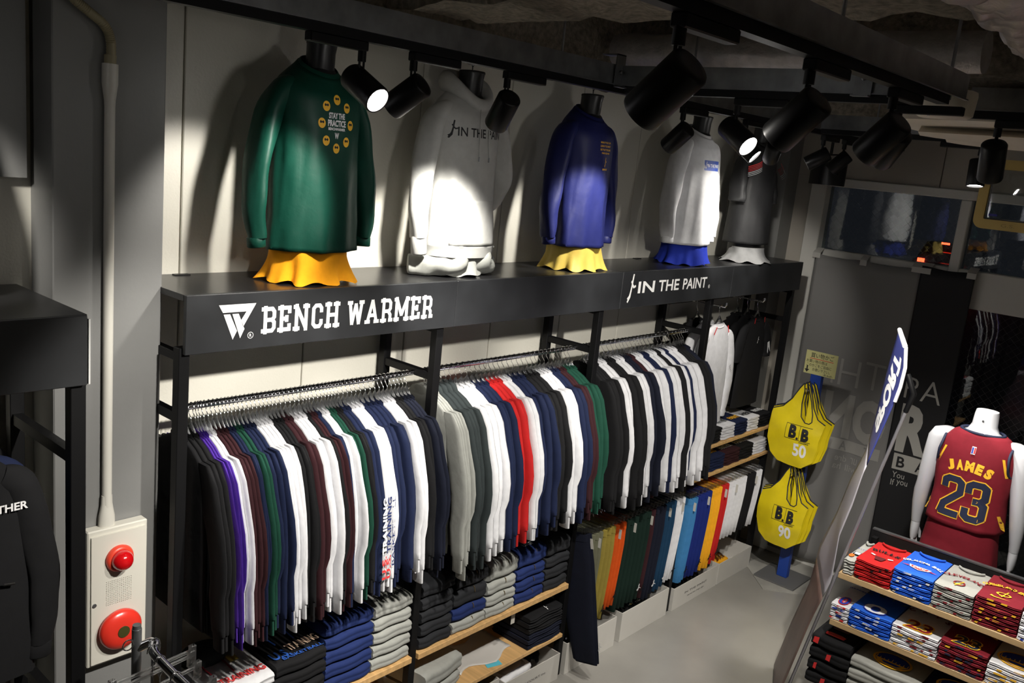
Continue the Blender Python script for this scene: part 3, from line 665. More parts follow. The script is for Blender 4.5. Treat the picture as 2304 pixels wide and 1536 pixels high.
# (colour, right edge column in the photo at the hems, number, hem length factor)
t1 = [('midnight', 1308, 3, 1.05), ('olive', 1343, 4, .90), ('mustard', 1372, 3, .86), ('orange', 1395, 3, .78), ('forest', 1452, 6, .84), ('maroon', 1462, 1, .86), ('midnight', 1485, 3, .88), ('teal', 1508, 3, .86), ('white', 1527, 3, .83)]
t2 = [('sky', 1556, 4, .86), ('royal', 1590, 4, .86), ('gold', 1612, 3, .86), ('red', 1628, 2, .84), ('white', 1668, 5, .62), ('black', 1688, 3, .62), ('white', 1702, 2, .62)]
for bay, seq in ((2, t1), (3, t2)):
    xp = PX[bay]+.04; zr = LRZ if bay == 2 else .885
    for k, (c, u, n, lf_) in enumerate(seq):
        xe = min(x_at(u, LRY-.13, .45), PX[bay+1]-.03)
        if xe <= xp+.008*n: xe = xp+.018*n
        pv = CT[seq[k-1][0]] if k else None; nx = CT[seq[k+1][0]] if k+1 < len(seq) else None
        rl = 'low rail over cartons' if bay == 2 else 'low rail under tees'
        garm = 'trousers' if lf_ > .7 else 'long shorts'
        setw = ('set between %s and %s' % (pv, nx)) if pv and nx else ('end set before %s' % nx if nx else 'end set after %s' % pv)
        pitch = (xe-xp)/n
        for j in range(n):
            x = xp+pitch*(j+.5)
            pos = '' if n == 1 or pv == nx else ('%s-side of ' % pv if j == 0 and pv else ('%s-side of ' % nx if j == n-1 and nx else 'inside '))
            lab = '%s %s, %sthe %s, %s' % (CT[c], garm, pos, setw, rl); hl = 'hanger, %s %s, %s%s, %s' % (CT[c], garm, pos, setw, rl)
            t = thing('trousers' if lf_ > .7 else 'shorts', lab, 'trousers' if lf_ > .7 else 'shorts', (x, LRY, zr+.011), 0, lab)
            sx = min(2.0, pitch/.0262)
            sx *= .95
            if lf_ > 1: t.rotation_euler.x = -.25     # these long pairs hang in front of the carton
            zk = lf_*random.uniform(.98, 1.02); link('trouser_legs', TROU[(k+j) % 4], fab(c), t, loc=(0, 0, -.095*(1-zk)), scale=(sx, 1, zk))   # the top stays at the waistband
            link('waistband', WAIST, fab(c), t, scale=(sx, 1, 1))
            if (k*3+j) % 4 == 1: link('size_tag', tag_mesh, M_tag, t, loc=(.006, -.137, 0))
            if lf_ > .7 and j == n-1:
                obj('figure_emblem', figure_logo(.05, lambda a, b, sx=sx: Vector((-.0125*sx, -.125-a, -.70*lf_+b)), wd=.14), M_whitep if c in ('midnight', 'forest', 'teal') else M_ink, t)
            g = thing('clothes_hanger', hl, 'hanger', (x, LRY, zr+.011), t.rotation_euler.z, hl); g.rotation_euler.x = t.rotation_euler.x
            link('hook', HOOK_SHORT, M_chrome, g); link('hanger_bar', TH_BAR, M_clear, g)
            for s in (-1, 1): link('clip', CLIP, M_clear, g, loc=(0, s*.10, 0), scale=(min(1, sx), 1, 1))
        xp = xe
# ================================================================== MANNEQUINS ON TOP OF THE FIXTURE
SH = [(.125, .206, .138), (.20, .201, .134), (.35, .190, .126), (.50, .188, .122), (.60, .192, .117), (.68, .196, .108), (.725, .192, .099), (.757, .172, .090), (.785, .138, .083), (.808, .104, .077), (.825, .084, .073)]
def prof_at(P, z):
    if z <= P[0][0]: return P[0][1], P[0][2]
    for (z0, a0, b0), (z1, a1, b1) in zip(P[:-1], P[1:]):
        if z <= z1:
            t = (z-z0)/(z1-z0); return a0+(a1-a0)*t, b0+(b1-b0)*t
    return P[-1][1], P[-1][2]
def ridge(x): return 1-2*abs(math.sin(x))**.8
def cloth_wave(th, z, ph, amp, ztop=.66, zbot=.125):
    k = max(0, min(1, (ztop-z)/(ztop-zbot)))
    wr = .35*noise.noise(Vector((3.2*math.cos(th)+ph, 3.2*math.sin(th), z*7-1.6*math.cos(th))))*min(1, 3*k)
    return amp*wr*1.6+amp*(k**.7)*(.9*ridge(2.5*th+ph+z*1.3)+.5*math.sin(9*th-ph*1.7+z*3.5)+.30*ridge(5.5*th+ph*.6-z*2.4)-.4)
def tilt(p):   # the neck opening is lower in front than behind
    return Vector((p.x, p.y, p.z+(.50*p.y-.022)*max(0, min(1, (p.z-.70)/.12)))) if p.z > .70 else p
def torso_loft(P, ph, amp, z0=None, rows=44, n=96, e=.93):
    zs = [P[0][0]+(P[-1][0]-P[0][0])*i/(rows-1) for i in range(rows)]
    rings = []
    for z in zs:
        a, b = prof_at(P, z)
        ring = []
        for j in range(n):
            th = 2*PI*j/n; k = 1+cloth_wave(th, z, ph, amp)
            ring.append(Vector((a*sgnpow(math.cos(th), e)*k, b*sgnpow(math.sin(th), e)*k, z)))
        rings.append(ring)
    return rings
def front_map(P, ph, amp, x0, z0, e=.93, off=.004, back=False):
    def m(a, b):
        x, z = x0+a, z0+b; A, B = prof_at(P, z); s = min(.999, abs(x/A))
        c = s**(1/e); th = math.acos(max(-1, min(1, c))); th = th if x >= 0 else PI-th; th = 2*PI-th
        y = -B*abs(math.sin(th))**e*(1+cloth_wave(th, z, ph, amp))-off
        return Vector((x, y, z))
    return m
def sleeve_tube(path, rad, ph, flat=1.0, n=18, amp=.07, rows=26):
    P = smooth_path([Vector(p) for p in path], max(2, rows//(len(path)-1))); N_ = len(P); rings = []
    for i, p in enumerate(P):
        t = i/(N_-1); f = t*(len(rad)-1); k = min(int(f), len(rad)-2); r = rad[k]+(rad[k+1]-rad[k])*(f-k)
        q = (P[min(i+1, N_-1)]-P[max(i-1, 0)]).normalized(); a = Vector((0, 1, 0)); a = (a-q*a.dot(q)).normalized(); b = q.cross(a)
        rings.append([p+(a*math.cos(2*PI*j/n)+b*math.sin(2*PI*j/n)*flat)*r*(1+amp*math.sin(3*2*PI*j/n+ph+t*7)*min(1, t*3)+amp*.6*math.sin(t*26+ph+2*math.sin(2*PI*j/n))*t) for j in range(n)])
    return MB().loft(rings)
def cuff(p0, p1, r): return MB().tube([p0, Vector(p0).lerp(Vector(p1), .1), Vector(p0).lerp(Vector(p1), .9), p1], [r*.9, r, r, r*.85], 16)
M_man = mat('mannequin_black', (.012, .012, .013), .35)
def pooled(seed, w, d, h, spread, waves=9, n=90, rows=14):
    rnd = random.Random(seed); ph = [rnd.uniform(0, 6) for _ in range(4)]; rings = []
    for i in range(rows):
        t = i/(rows-1)           # 0 bottom .. 1 top
        k = (1-t)**2.2
        r = []
        for j in range(n):
            th = 2*PI*j/n
            wv = k*(.5*math.sin(waves*th+ph[0])+.35*math.sin((waves-4)*th+ph[1])+.3*math.sin((waves+6)*th+ph[2]))*.20 + .05*(1-k)*math.sin(6*th+ph[3]+t*3)
            s = 1+spread*k+wv
            z = h*t+.014*k*(1+math.sin(waves*th+ph[1]))*.5
            r.append(Vector((w*s*sgnpow(math.cos(th), .9), d*s*sgnpow(math.sin(th), .9), max(.001, z-.0))))
        rings.append(r)
    return MB().loft(rings, False, True)
def mannequin(x, y, c, label, bottom, kind='tee', ph=1.0, amp=.022, rot=0):
    t = thing('mannequin_torso', label, 'mannequin', (x, y, ZT+.001), rot)
    t.scale = (.93, 1, 1)
    obj('torso', MB().loft([oval(0, 0, z, a, b, 28) for z, a, b in ((0, .135, .10), (.02, .145, .105), (.15, .15, .11), (.35, .15, .11), (.55, .18, .11), (.66, .182, .098), (.72, .165, .085), (.765, .11, .072), (.80, .065, .060))]), M_man, t, True)
    nk = obj('neck', MB().loft([oval(0, -.004*i, z, a, a*.98, 28) for i, (z, a) in enumerate(((.74, .066), (.80, .058), (.86, .057), (.89, .060)))]), M_man, t, True)
    obj('neck_cap', MB().loft([oval(0, -.012, z, a, a, 28) for z, a in ((.889, .060), (.893, .061), (.899, .058), (.901, .04))]), mat('cap_black', (.02, .02, .02), .5), nk, True)
    obj('finial', MB().lathe([(.003, .90), (.003, .918), (.007, .922), (.007, .930), (.002, .936)], 10, Matrix.Translation((0, -.012, 0))), M_chrome, nk, True)
    m = fab(c) if isinstance(c, str) else c
    rings = [[tilt(p) for p in r] for r in torso_loft(SH, ph, amp)]
    sh = obj('shirt', MB().loft(rings, False, False), m, t, True)
    sol = sh.modifiers.new('thickness', 'SOLIDIFY'); sol.thickness = .003; sol.offset = 1
    hm = [[p*1 for p in rings[0]], [Vector((p.x*1.012, p.y*1.012, p.z)) for p in rings[0]], [Vector((p.x*1.012, p.y*1.012, p.z+.018)) for p in rings[0]]]
    obj('hem', MB().loft(hm, False, False), m, sh, True)
    obj('neckband', MB().loft([[tilt(p) for p in oval(0, -.001, z, a, b, 36)] for z, a, b in ((.812, .100, .078), (.822, .091, .0765), (.836, .080, .070), (.839, .075, .066))], False, False), m, sh, True)
    for s in (-1, 1):
        if kind == 'short': path = [(s*.105, 0, .735), (s*.17, 0, .71), (s*.215, 0, .60), (s*.238, -.01, .47), (s*.248, -.012, .40)]; rad = [.040, .056, .060, .060, .058]
        elif kind == 'hood' and s == 1: path = [(s*.105, 0, .735), (s*.172, 0, .705), (s*.222, 0, .60), (s*.258, 0, .45), (s*.266, .03, .36), (s*.245, .055, .30)]; rad = [.05, .068, .074, .074, .068, .052]
        else: ax = 1.0 if s > 0 else 1.14; path = [(s*.105, 0, .735), (s*.168, 0, .712), (s*.208*ax**.5, 0, .62), (s*.238*ax, -.012, .44), (s*.255*ax, -.024, .29), (s*.248*ax, -.034, .17)]; rad = [.040, .058, .064, .060, .053, .042]
        sl = obj('sleeve', sleeve_tube(path, rad, ph+s, .74, amp=.11), m, t, True)
        if kind != 'short':
            p = Vector(path[-1]); q = (p-Vector(path[-2])).normalized()
            obj('cuff', cuff(p-q*.005, p+q*(.075 if kind == 'hood' else .035), rad[-1]*.86), m, sl, True)
    if kind == 'hood':
        ringsR = [[p*1 for p in r] for r in torso_loft([(.09, .205, .137), (.118, .212, .142), (.135, .220, .147)], ph, .006, rows=6)]
        obj('rib_hem', MB().loft(ringsR, False, False), m, sh, True)
        hd = MB()
        rr = []
        for i in range(40):
            th = 2*PI*i/40; fr_ = .5-.5*math.sin(th)      # 1 at front (th=-pi/2)
            cx, cy = .098*math.cos(th), .02+.085*math.sin(th)-.022*fr_; cz = .838-.085*fr_**3+.012*(1-fr_)
            rad_ = .042-.018*fr_; dr = Vector((math.cos(th), math.sin(th), 0))
            rr.append([Vector((cx, cy, cz))+dr*rad_*math.cos(p)*1.0+Vector((0, 0, 1))*rad_*1.25*math.sin(p) for p in [2*PI*k/12 for k in range(12)]])
        hd.loft(rr+[rr[0]], False, False); obj('hood', hd, m, sh, True)
        fm_ = front_map(SH, ph, amp, 0, 0, off=.006)
        for s in (-1, 1):
            pth = [fm_(s*.028, .735)+Vector((0, -.012, .0)), fm_(s*.030, .68)+Vector((0, -.006, 0)), fm_(s*(.028 if s < 0 else .036), .60), fm_(s*(.026 if s < 0 else .044), .535)]
            ds = obj('drawstring', MB().tube(smooth_path(pth, 6), .003, 8), m, sh, True)
            obj('aglet', MB().tube([pth[-1], pth[-1]+Vector((0, 0, -.02))], .0035, 8), M_steel, ds, True)
        pk = MB(); g = 14
        for sgn_, off in ((1, .007),):
            v = []; fm2 = front_map(SH, ph, amp, 0, 0, off=off)
            for i in range(g+1):
                zz = .145+.20*i/g; wd = .155 if zz < .23 else .155-.06*(zz-.23)/.115
                v += [fm2(-wd+2*wd*j/g, zz) for j in range(g+1)]
            pk.add(v, [(i*(g+1)+j, i*(g+1)+j+1, (i+1)*(g+1)+j+1, (i+1)*(g+1)+j) for i in range(g) for j in range(g)])
        po = obj('pocket', pk, m, sh, True); so = po.modifiers.new('thickness', 'SOLIDIFY'); so.thickness = .004; so.offset = -1
    bc, bk_ = bottom
    if bk_ == 'shorts':
        obj('shorts', pooled(int(x*100), .165, .120, .17, .22), fab(bc) if isinstance(bc, str) else bc, t, True)
    elif bk_ == 'sweat':
        for s in (-1, 1):
            lg = MB(); P = smooth_path([Vector((s*.07, -.02, .16)), Vector((s*.078, -.045, .10)), Vector((s*.10, -.055, .06)), Vector((s*.19, -.01, .045)), Vector((s*.26, .045, .042))], 7); rings = []
            for i, p in enumerate(P):
                tt = i/(len(P)-1); q = (P[min(i+1, len(P)-1)]-P[max(i-1, 0)]).normalized(); a = q.cross(Vector((0, 1, 0))).normalized(); b = a.cross(q)
                R0 = .095-.045*tt
                rings.append([Vector((v_.x, v_.y, max(.002, v_.z))) for v_ in [p+(a*math.cos(2*PI*j/24)*R0*.8+b*math.sin(2*PI*j/24)*R0*1.05)*(1+.10*math.sin(3*2*PI*j/24+tt*11)+.07*math.sin(tt*34)) for j in range(24)]])
            if s < 0: obj('trouser_seat', pooled(31, .15, .11, .17, .08, 7), fab(bc), t, True)
            lgo = obj('trouser_leg', lg.loft(rings), fab(bc), t, True)
            if s > 0: obj('red_tag', bx(.295, .30, .03, .05, .03, .05), mat('red_print', (.70, .03, .03), .6), lgo)
    return t, sh, front_map(SH, ph, amp, 0, 0)
MY = 2.90
fabric('shirt_green', (.0035, .048, .031), .3); fabric('shorts_gold', (.90, .36, .008)); fabric('hood_grey', (.50, .50, .48), .3)
fabric('shirt_navy', (.014, .018, .10), .3); fabric('shorts_old_gold', (.55, .40, .08)); fabric('shirt_white', (.62, .62, .63)); fabric('shorts_blue', (.008, .022, .26)); fabric('shirt_dark', (.022, .022, .023))
# shiny sports jerseys
for nme in ('shirt_green', 'shirt_navy', 'shirt_dark', 'shorts_old_gold'): MATS['fabric_'+nme].node_tree.nodes['Principled BSDF'].inputs['Roughness'].default_value = .5
t, sh, fmap = mannequin(2.12, MY, MATS['fabric_shirt_green'], 'black torso mannequin in a green long-sleeved shirt over orange-yellow shorts', (MATS['fabric_shorts_gold'], 'shorts'), ph=1.0, amp=.048)
pm = front_map(SH, 1.0, .048, .010, .605)
for k in range(8):
    a = PI/2+k*PI/4
    e_ = obj('round_print', disc(.072*math.cos(a), .088*math.sin(a), .0165, .0185, pm), M_gold, sh)
    mb = MB()
    p2 = front_map(SH, 1.0, .048, .010, .605, off=.0046)
    for s in (-1, 1): disc(.072*math.cos(a)+s*.005, .088*math.sin(a)+.004, .0045, .005, p2, mb, 10)
    strokes([(.072*math.cos(a)-.005, .088*math.sin(a)+.004, .072*math.cos(a)+.005, .088*math.sin(a)+.004)], .004, front_map(SH, 1.0, .048, .010, .605, off=.005), mb)
    o = obj('print_mark', mb, M_ink, e_); o['kind'] = 'stuff'
for s_, w_, zz, hh in (('STAY THE', .080, .030, .022), ('PRACTICE', .090, .003, .024), ('BENCHWARMER', .085, -.018, .010), ('W', .022, -.042, .022)):
    obj('lettering', lettering(s_, w_, pm, hh, .04, sub=1, cy=zz), M_whitep, sh)
t, sh, fmap = mannequin(2.925, MY, MATS['fabric_hood_grey'], 'black torso mannequin in a pale grey hoodie over bunched grey sweatpants', ('grey', 'sweat'), 'hood', 2.3, .04)
pm = front_map(SH, 2.3, .04, .015, .635)
obj('lettering', lettering('IN THE PAINT', .31, pm, .038, .015, sub=2), M_ink, sh)
obj('figure_emblem', figure_logo(.07, front_map(SH, 2.3, .04, -.158, .64, off=.005)), M_ink, sh)
t, sh, fmap = mannequin(3.815, MY, MATS['fabric_shirt_navy'], 'black torso mannequin in a navy long-sleeved shirt over dull gold shorts', (MATS['fabric_shorts_old_gold'], 'shorts'), ph=3.1, amp=.066)
pm = front_map(SH, 3.1, .066, .030, .615)
for k, s_ in enumerate(('WIN IF YOU CAN', 'LOSE IF YOU MUST', 'BUT PLAY THE GAME', 'FAIR SQUARE')):
    obj('lettering', lettering(s_, .105 if k < 3 else .08, pm, .010, .02, sub=1, cy=.05-.018*k), M_gold, sh)
obj('figure_emblem', figure_logo(.045, pm, 0, -.05), M_gold, sh); obj('lettering', lettering('INPAINT', .055, pm, .010, .02, sub=1, cy=-.085), M_gold, sh)
t, sh, fmap = mannequin(4.945, MY, MATS['fabric_shirt_white'], 'black torso mannequin in a white long-sleeved shirt with blue chest box, over blue shorts', (MATS['fabric_shorts_blue'], 'shorts'), ph=4.4, amp=.066)
pm = front_map(SH, 4.4, .066, .020, .61)
v = [pm(-.105+.21*i/12, -.03+.06*j) for j in (0, 1) for i in range(13)]
obj('print_box', MB().add(v, [(i, i+1, 14+i, 13+i) for i in range(12)]), mat('blue_print', (.015, .06, .36), .5), sh)
obj('lettering', lettering('IN THE PAINT', .165, front_map(SH, 4.4, .066, .030, .61, off=.0048), .02, .015, sub=1), M_whitep, sh)
obj('figure_emblem', figure_logo(.04, front_map(SH, 4.4, .066, -.065, .61, off=.0048)), M_whitep, sh)
t, sh, fmap = mannequin(5.75, MY, MATS['fabric_shirt_dark'], 'black torso mannequin in a dark grey short-sleeved shirt with red shoulder stripes', (MATS['fabric_shirt_dark'], 'none'), 'short', 5.2, .016)
for s, cols in ((-1, 1), (1, 1)):
    sl = [o for o in t.children if o.name.startswith('sleeve')][0 if s < 0 else 1]
    for k in range(7):
        mb = MB(); zc = .655-.010*k
        P = [Vector((s*(.150+.085*j/8+.006*k), -.098+.055*(j/8)**2-.004*k, zc+.02-.045*j/8)) for j in range(9)]
        mb.add([p+Vector((0, -.012, d)) for d in (0, .006-.0006*k) for p in P], [(j, j+1, 10+j, 9+j) for j in range(8)])
        obj('stripe', mb, mat('red_print', (.70, .03, .03), .6) if k < 4 else M_whitep, sl)
o = obj('draped_cloth', pooled(77, .15, .10, .10, .55, 8), fabric('drape_grey', (.25, .25, .25)), t, True); o.location = (-.02, -.03, 0)
# ================================================================== FACE-OUT GARMENTS
FP = [(-.76, .225, .026), (-.6, .215, .026), (-.4, .208, .026), (-.25, .204, .026), (-.16, .198, .024), (-.12, .182, .022), (-.085, .145, .020), (-.06, .10, .018), (-.045, .075, .016)]
def face_garment(loc, rot, c, label, long=True, ph=0, name='long_sleeved_shirt', cat='shirt', scale=1.0, hood=False):
    t = thing(name, label, cat, loc, rot); m = fab(c) if isinstance(c, str) else c; t.scale = (scale, scale, scale)
    P = [(z, a, b) for z, a, b in FP]
    sh = obj('shirt_body', MB().loft(torso_loft(P, ph, .03, rows=22, n=40)), m, t, True)
    for s in (-1, 1):
        if long: path = [(s*.13, 0, -.125), (s*.18, 0, -.16), (s*.215, -.003, -.27), (s*.245, -.008, -.44), (s*.242, -.01, -.58), (s*.232, -.01, -.68)]; rad = [.04, .055, .056, .05, .045, .038]
        else: path = [(s*.13, 0, -.12), (s*.18, 0, -.15), (s*.225, -.003, -.24), (s*.25, -.006, -.33), (s*.255, -.006, -.38)]; rad = [.04, .056, .062, .062, .060]
        sl = obj('sleeve', sleeve_tube(path, rad, ph+s, .9), m, t, True); sl.scale = (1, .5, 1)
        if long: p = Vector(path[-1]); q = (p-Vector(path[-2])).normalized(); obj('cuff', cuff(p-q*.005, p+q*.045, .036), m, sl, True)
        if not long: obj('sleeve_panel', MB().loft([[Vector((s*(.285+.02*i)+.046*math.cos(k*PI/4), -.012+.05*math.sin(k*PI/4), -.30-.05*i)) for k in range(8)] for i in (0, 1)], False, False), M_whitep, sl, True) if False else None
    obj('hood' if hood else 'neckband', MB().tube([(.078*math.cos(2*PI*j/24), .004+.02*math.sin(2*PI*j/24), -.048-.022*max(0, -math.sin(2*PI*j/24))) for j in range(25)], .016 if hood else .007, 8), m, sh, True)
    return t, sh
def big_hanger(loc, rot, label, n=1):
    g = thing('clothes_hanger', label, 'hanger', loc, rot)
    link('hook', HOOK, M_chrome, g, rot=(0, 0, PI/2)); o = link('hanger_arm', ARM, M_clear, g, rot=(0, 0, PI/2)); return g
g1 = AR[0]; yy = YB-.065-g1[2]+.03
t, sh = face_garment((g1[0], yy, g1[1]-.075), 0, 'white', 'white long-sleeved shirt with red collar marks hanging face-out above the shelves', True, 1.4)
for s in (-1, 1): obj('red_mark', strokes([(s*.075, -.058, s*.10, -.105)], .011, lambda a, b: Vector((a, -.034, b))), mat('red_print', (.70, .03, .03), .6), sh)
sl = [o for o in t.children if o.name.startswith('sleeve')][1]
for k in range(6): obj('sleeve_stripe', MB().tube([(.195+.010*k, -.056, -.36-.012*k), (.262+.004*k, -.040, -.315-.011*k)], .0016, 6), M_ink, sl)
big_hanger((g1[0], yy, g1[1]+.0055), 0, 'clear hanger of the face-out white shirt with red collar marks')
for k in (1, 2): big_hanger((g1[0], yy+.085*k, g1[1]+.0055), 0, ['', 'clear hanger of the white shirt behind the face-out white one', 'clear hanger of the black shirt behind the face-out white ones'][k])
for k in (1, 2): face_garment((g1[0], yy+.085*k, g1[1]-.075), 0, 'white' if k < 2 else 'black', ['', 'white shirt directly behind the face-out one with red collar marks', 'black shirt behind the face-out white ones'][k], True, 1.4+k, scale=1.0)
g2 = AR[1]; yy2 = YB-.065-g2[2]+.03
t, sh = face_garment((g2[0], yy2, g2[1]-.075), 0, 'black', 'black short-sleeved shirt with white sleeve panel hanging face-out by the end post', False, 3.3, 'short_sleeved_shirt', scale=.92)
obj('figure_emblem', figure_logo(.05, lambda a, b: Vector((a-.01, -.046, b-.22))), M_whitep, sh)
sl = [o for o in t.children if o.name.startswith('sleeve')][1]
obj('white_panel', MB().add([Vector(p) for p in ((.195, -.066, -.26), (.222, -.070, -.25), (.265, -.066, -.34), (.255, -.062, -.39), (.215, -.064, -.34))], [(0, 1, 2, 3, 4)]), M_whitep, sl)
for s in (-1, 1): obj('red_mark', strokes([(s*.078, -.045, s*.085, -.085)], .008, lambda a, b: Vector((a, -.032, b))), mat('red_print', (.70, .03, .03), .6), sh)
big_hanger((g2[0], yy2, g2[1]+.0055), 0, 'clear hanger of the face-out black shirt by the end post')
for k in (1, 2): big_hanger((g2[0], yy2+.08*k, g2[1]+.0055), 0, ['', 'clear hanger of the shirt directly behind the face-out black one', 'clear hanger of the rearmost black shirt by the end post'][k])
for k in (1, 2): face_garment((g2[0], yy2+.08*k, g2[1]-.075), 0, 'black', ['', 'black short-sleeved shirt directly behind the face-out black one', 'rearmost black short-sleeved shirt on the arm by the end post'][k], False, 3.3+k, 'short_sleeved_shirt', scale=.92)
# jackets on the left fixture
t, sh = face_garment((.765, 2.60, 2.05), .05, fabric('jacket_black', (.009, .009, .010)), 'black jacket with white chest print hanging face-out on the left fixture', True, 2.0, 'jacket', 'jacket', 1.0)
obj('lettering', lettering('PANTHER', .15, lambda a, b: Vector((.115+a, -.034-.0*b, -.21+b)), .024, .03), M_whitep, sh)
obj('zip_pull', MB().tube([(.12, -.035, -.44), (.15, -.035, -.445)], .004, 6), M_chrome, sh)
big_hanger((.765, 2.60, 2.14), 0, 'clear hanger of the black jacket on the left fixture')
big_hanger((.765, 2.70, 2.14), 0, 'clear hanger of the navy jacket on the left fixture')
big_hanger((.765, 2.86, 2.11+.03), 0, 'clear hanger of the rearmost black jacket on the left fixture')
face_garment((.765, 2.70, 2.05), 0, 'navy', 'navy jacket just behind the black one on the left fixture', True, 5.0, 'jacket', 'jacket', 1.0)
face_garment((.765, 2.86, 2.05), 0, 'black', 'rearmost black jacket on the left fixture', True, 6.0, 'jacket', 'jacket', 1.0)
# pale grey shirted mannequin on the left fixture top
t = thing('mannequin_torso', 'mannequin in a pale blue-white shirt on the left fixture', 'mannequin', (.60, 2.80, ZT+.001))
obj('torso', MB().loft([oval(0, 0, z, a, b, 24) for z, a, b in ((0, .14, .10), (.35, .15, .11), (.6, .18, .11), (.7, .16, .08), (.76, .06, .05), (.88, .055, .055))]), M_man, t, True)
obj('shirt', MB().loft(torso_loft(SH, .4, .02), False, False), fabric('pale', (.62, .64, .72)), t, True)
for s in (-1, 1): obj('sleeve', sleeve_tube([(s*.105, 0, .735), (s*.168, 0, .712), (s*.212, 0, .62), (s*.245, -.012, .44), (s*.268, -.024, .29), (s*.262, -.034, .17)], [.040, .058, .064, .060, .053, .042], s, .86), MATS['fabric_pale'], t, True)
# ================================================================== FOLDED GARMENTS
FOLDS = {}
def fold_mesh(w, d, h, seed):
    key = (round(w, 3), round(d, 3), round(h, 3), seed)
    if key in FOLDS: return FOLDS[key]
    rnd = random.Random(seed); ph = rnd.uniform(0, 6); r = min(.03, h*.6); rings = []; nx = 11
    for i in range(nx):
        t = -1+2*i/(nx-1); e = 1-abs(t)**8*.35; x = w/2*math.copysign(abs(t)**.75, t); H = h*(.985-.06*(.5+.5*math.sin(t*4+ph)))*(.75+.25*e)
        f = d/2*(1-.02*abs(t)**4)+.004*math.sin(t*5+ph); b = d/2
        sec = [(-f+r, 0), (-f+.006, h*.10), (-f, h*.24), (-f+.003, h*.40), (-f+(.0045 if h > .04 else .007), H*.49), (-f+.003, H*.58), (-f, H*.76), (-f+.008, H*.93), (-f+r*1.3, H), (-f*.3, H*.985), (b*.5, H*.985), (b-r, H), (b, H*.5), (b-r, 0)]
        rings.append([Vector((x, y*(1 if abs(t) < .99 else .985), z)) for y, z in sec])
    FOLDS[key] = MB().loft(rings).mesh('folded', True); return FOLDS[key]
ORD = ['', 'second', 'third', 'fourth', 'fifth', 'sixth', 'seventh', 'eighth', 'ninth']
def stack(x, y, z, w, d, layers, where, rot=0, name='folded_sweatshirt', cat='sweatshirt', zipc=None, topfn=None, jit=.006, stackn='stack'):
    """layers bottom -> top: (colour, height); where: words that place the stack"""
    n = len(layers); out = []; z += .0012
    rnd = random.Random(int(x*1000+y*77+z*13))
    for i, (c, h) in enumerate(layers):
        cn = {'grey': 'light grey', 'navy': 'navy', 'ink': 'blue', 'black': 'black', 'charcoal': 'charcoal', 'white': 'white', 'maroon': 'maroon', 'red': 'red', 'blue': 'bright blue', 'wine': 'dark red', 'midnight': 'midnight blue', 'slate': 'slate'}.get(c, c)
        if n == 1: pos = 'lying alone'
        elif i == n-1: pos = 'topmost'
        elif i == 0: pos = 'bottom one'
        else: pos = '%s from bottom' % ORD[i]
        t = thing(name, '%s folded %s, %s, %s %s' % (cn, cat, pos, stackn, where) if n > 1 else '%s folded %s %s' % (cn, cat, where), cat, (x+rnd.uniform(-jit, jit)*.5, y, z), rot+rnd.uniform(-.01, .01), stackn+' '+where)
        me = fold_mesh(w*(1-.01*(i % 2)), d, h-.0030, (i*7+int(x*50)) % 6)
        link('folded_cloth', me, fab(c) if isinstance(c, str) and c in COL else MATS['fabric_'+c], t)
        if zipc:
            zb = MB().tube([(.02, -d/2-.002, h*.62), (.02, -d/2+.004, h*.86), (.02, -d/2+.012, h*.90)], .002, 6); obj('zip', zb, mat('brass_zip', (.25, .18, .08), .4, .8), t)
        if topfn: topfn(t, i == n-1, h, w, d)
        out.append(t); z += h
    return z
def sx_range(u0, u1, z=.62): a, b = x_at(u0, YF, z), x_at(u1, YF, z); return (a+b)/2, (b-a)
fabric('heather', (.42, .42, .38))
SD = .33; SY = YF+SD/2-.002
def rng(u0, u1):
    a, b = x_at(u0, YF, .62), x_at(u1, YF, .62)
    for p in PX:
        if abs(a-p) < .06: a = max(a, p+.026)
        if abs(b-p) < .06: b = min(b, p-.026)
    return (a+b)/2, b-a-.008
def print_front(txt, m, wf=.8, hh=.03):
    def fn(t, top, h, w, d):
        if top: obj('lettering', lettering(txt, w*wf, lambda a, b: Vector((a, -d/2+.055+b, h+.002)), hh, .03), m, t)
    return fn
# bay B
xc, ww = rng(943, 1016); stack(xc, SY, .6, ww, SD, [('charcoal', .068)]*5, 'beside the first inner post')
xc, ww = rng(1016.5, 1092); stack(xc, SY, .6, ww, SD, [('grey', .068), ('ink', .075), ('charcoal', .095), ('charcoal', .085)], 'of mixed colours', zipc=1, topfn=print_front('UNIT', M_whitep, .4))
xc, ww = rng(1092.5, 1158); stack(xc, SY, .6, ww, SD, [('grey', .066), ('grey', .066), ('grey', .075), ('grey', .105)], 'beside the mixed-colour stack', zipc=1, topfn=print_front('UNIT', M_ink, .35))
xc, ww = rng(1159, 1223); stack(xc, SY, .6, ww, SD, [('ink', .07), ('ink', .07), ('ink', .07), ('ink', .10)], 'of blue under the red shirts', zipc=1, topfn=print_front('UNIT', M_whitep, .35))
xc, ww = rng(1223.5, 1281); stack(xc, SY, .6, ww, SD, [('charcoal', .07), ('charcoal', .07), ('charcoal', .07), ('charcoal', .10)], 'next to the hanging trousers')
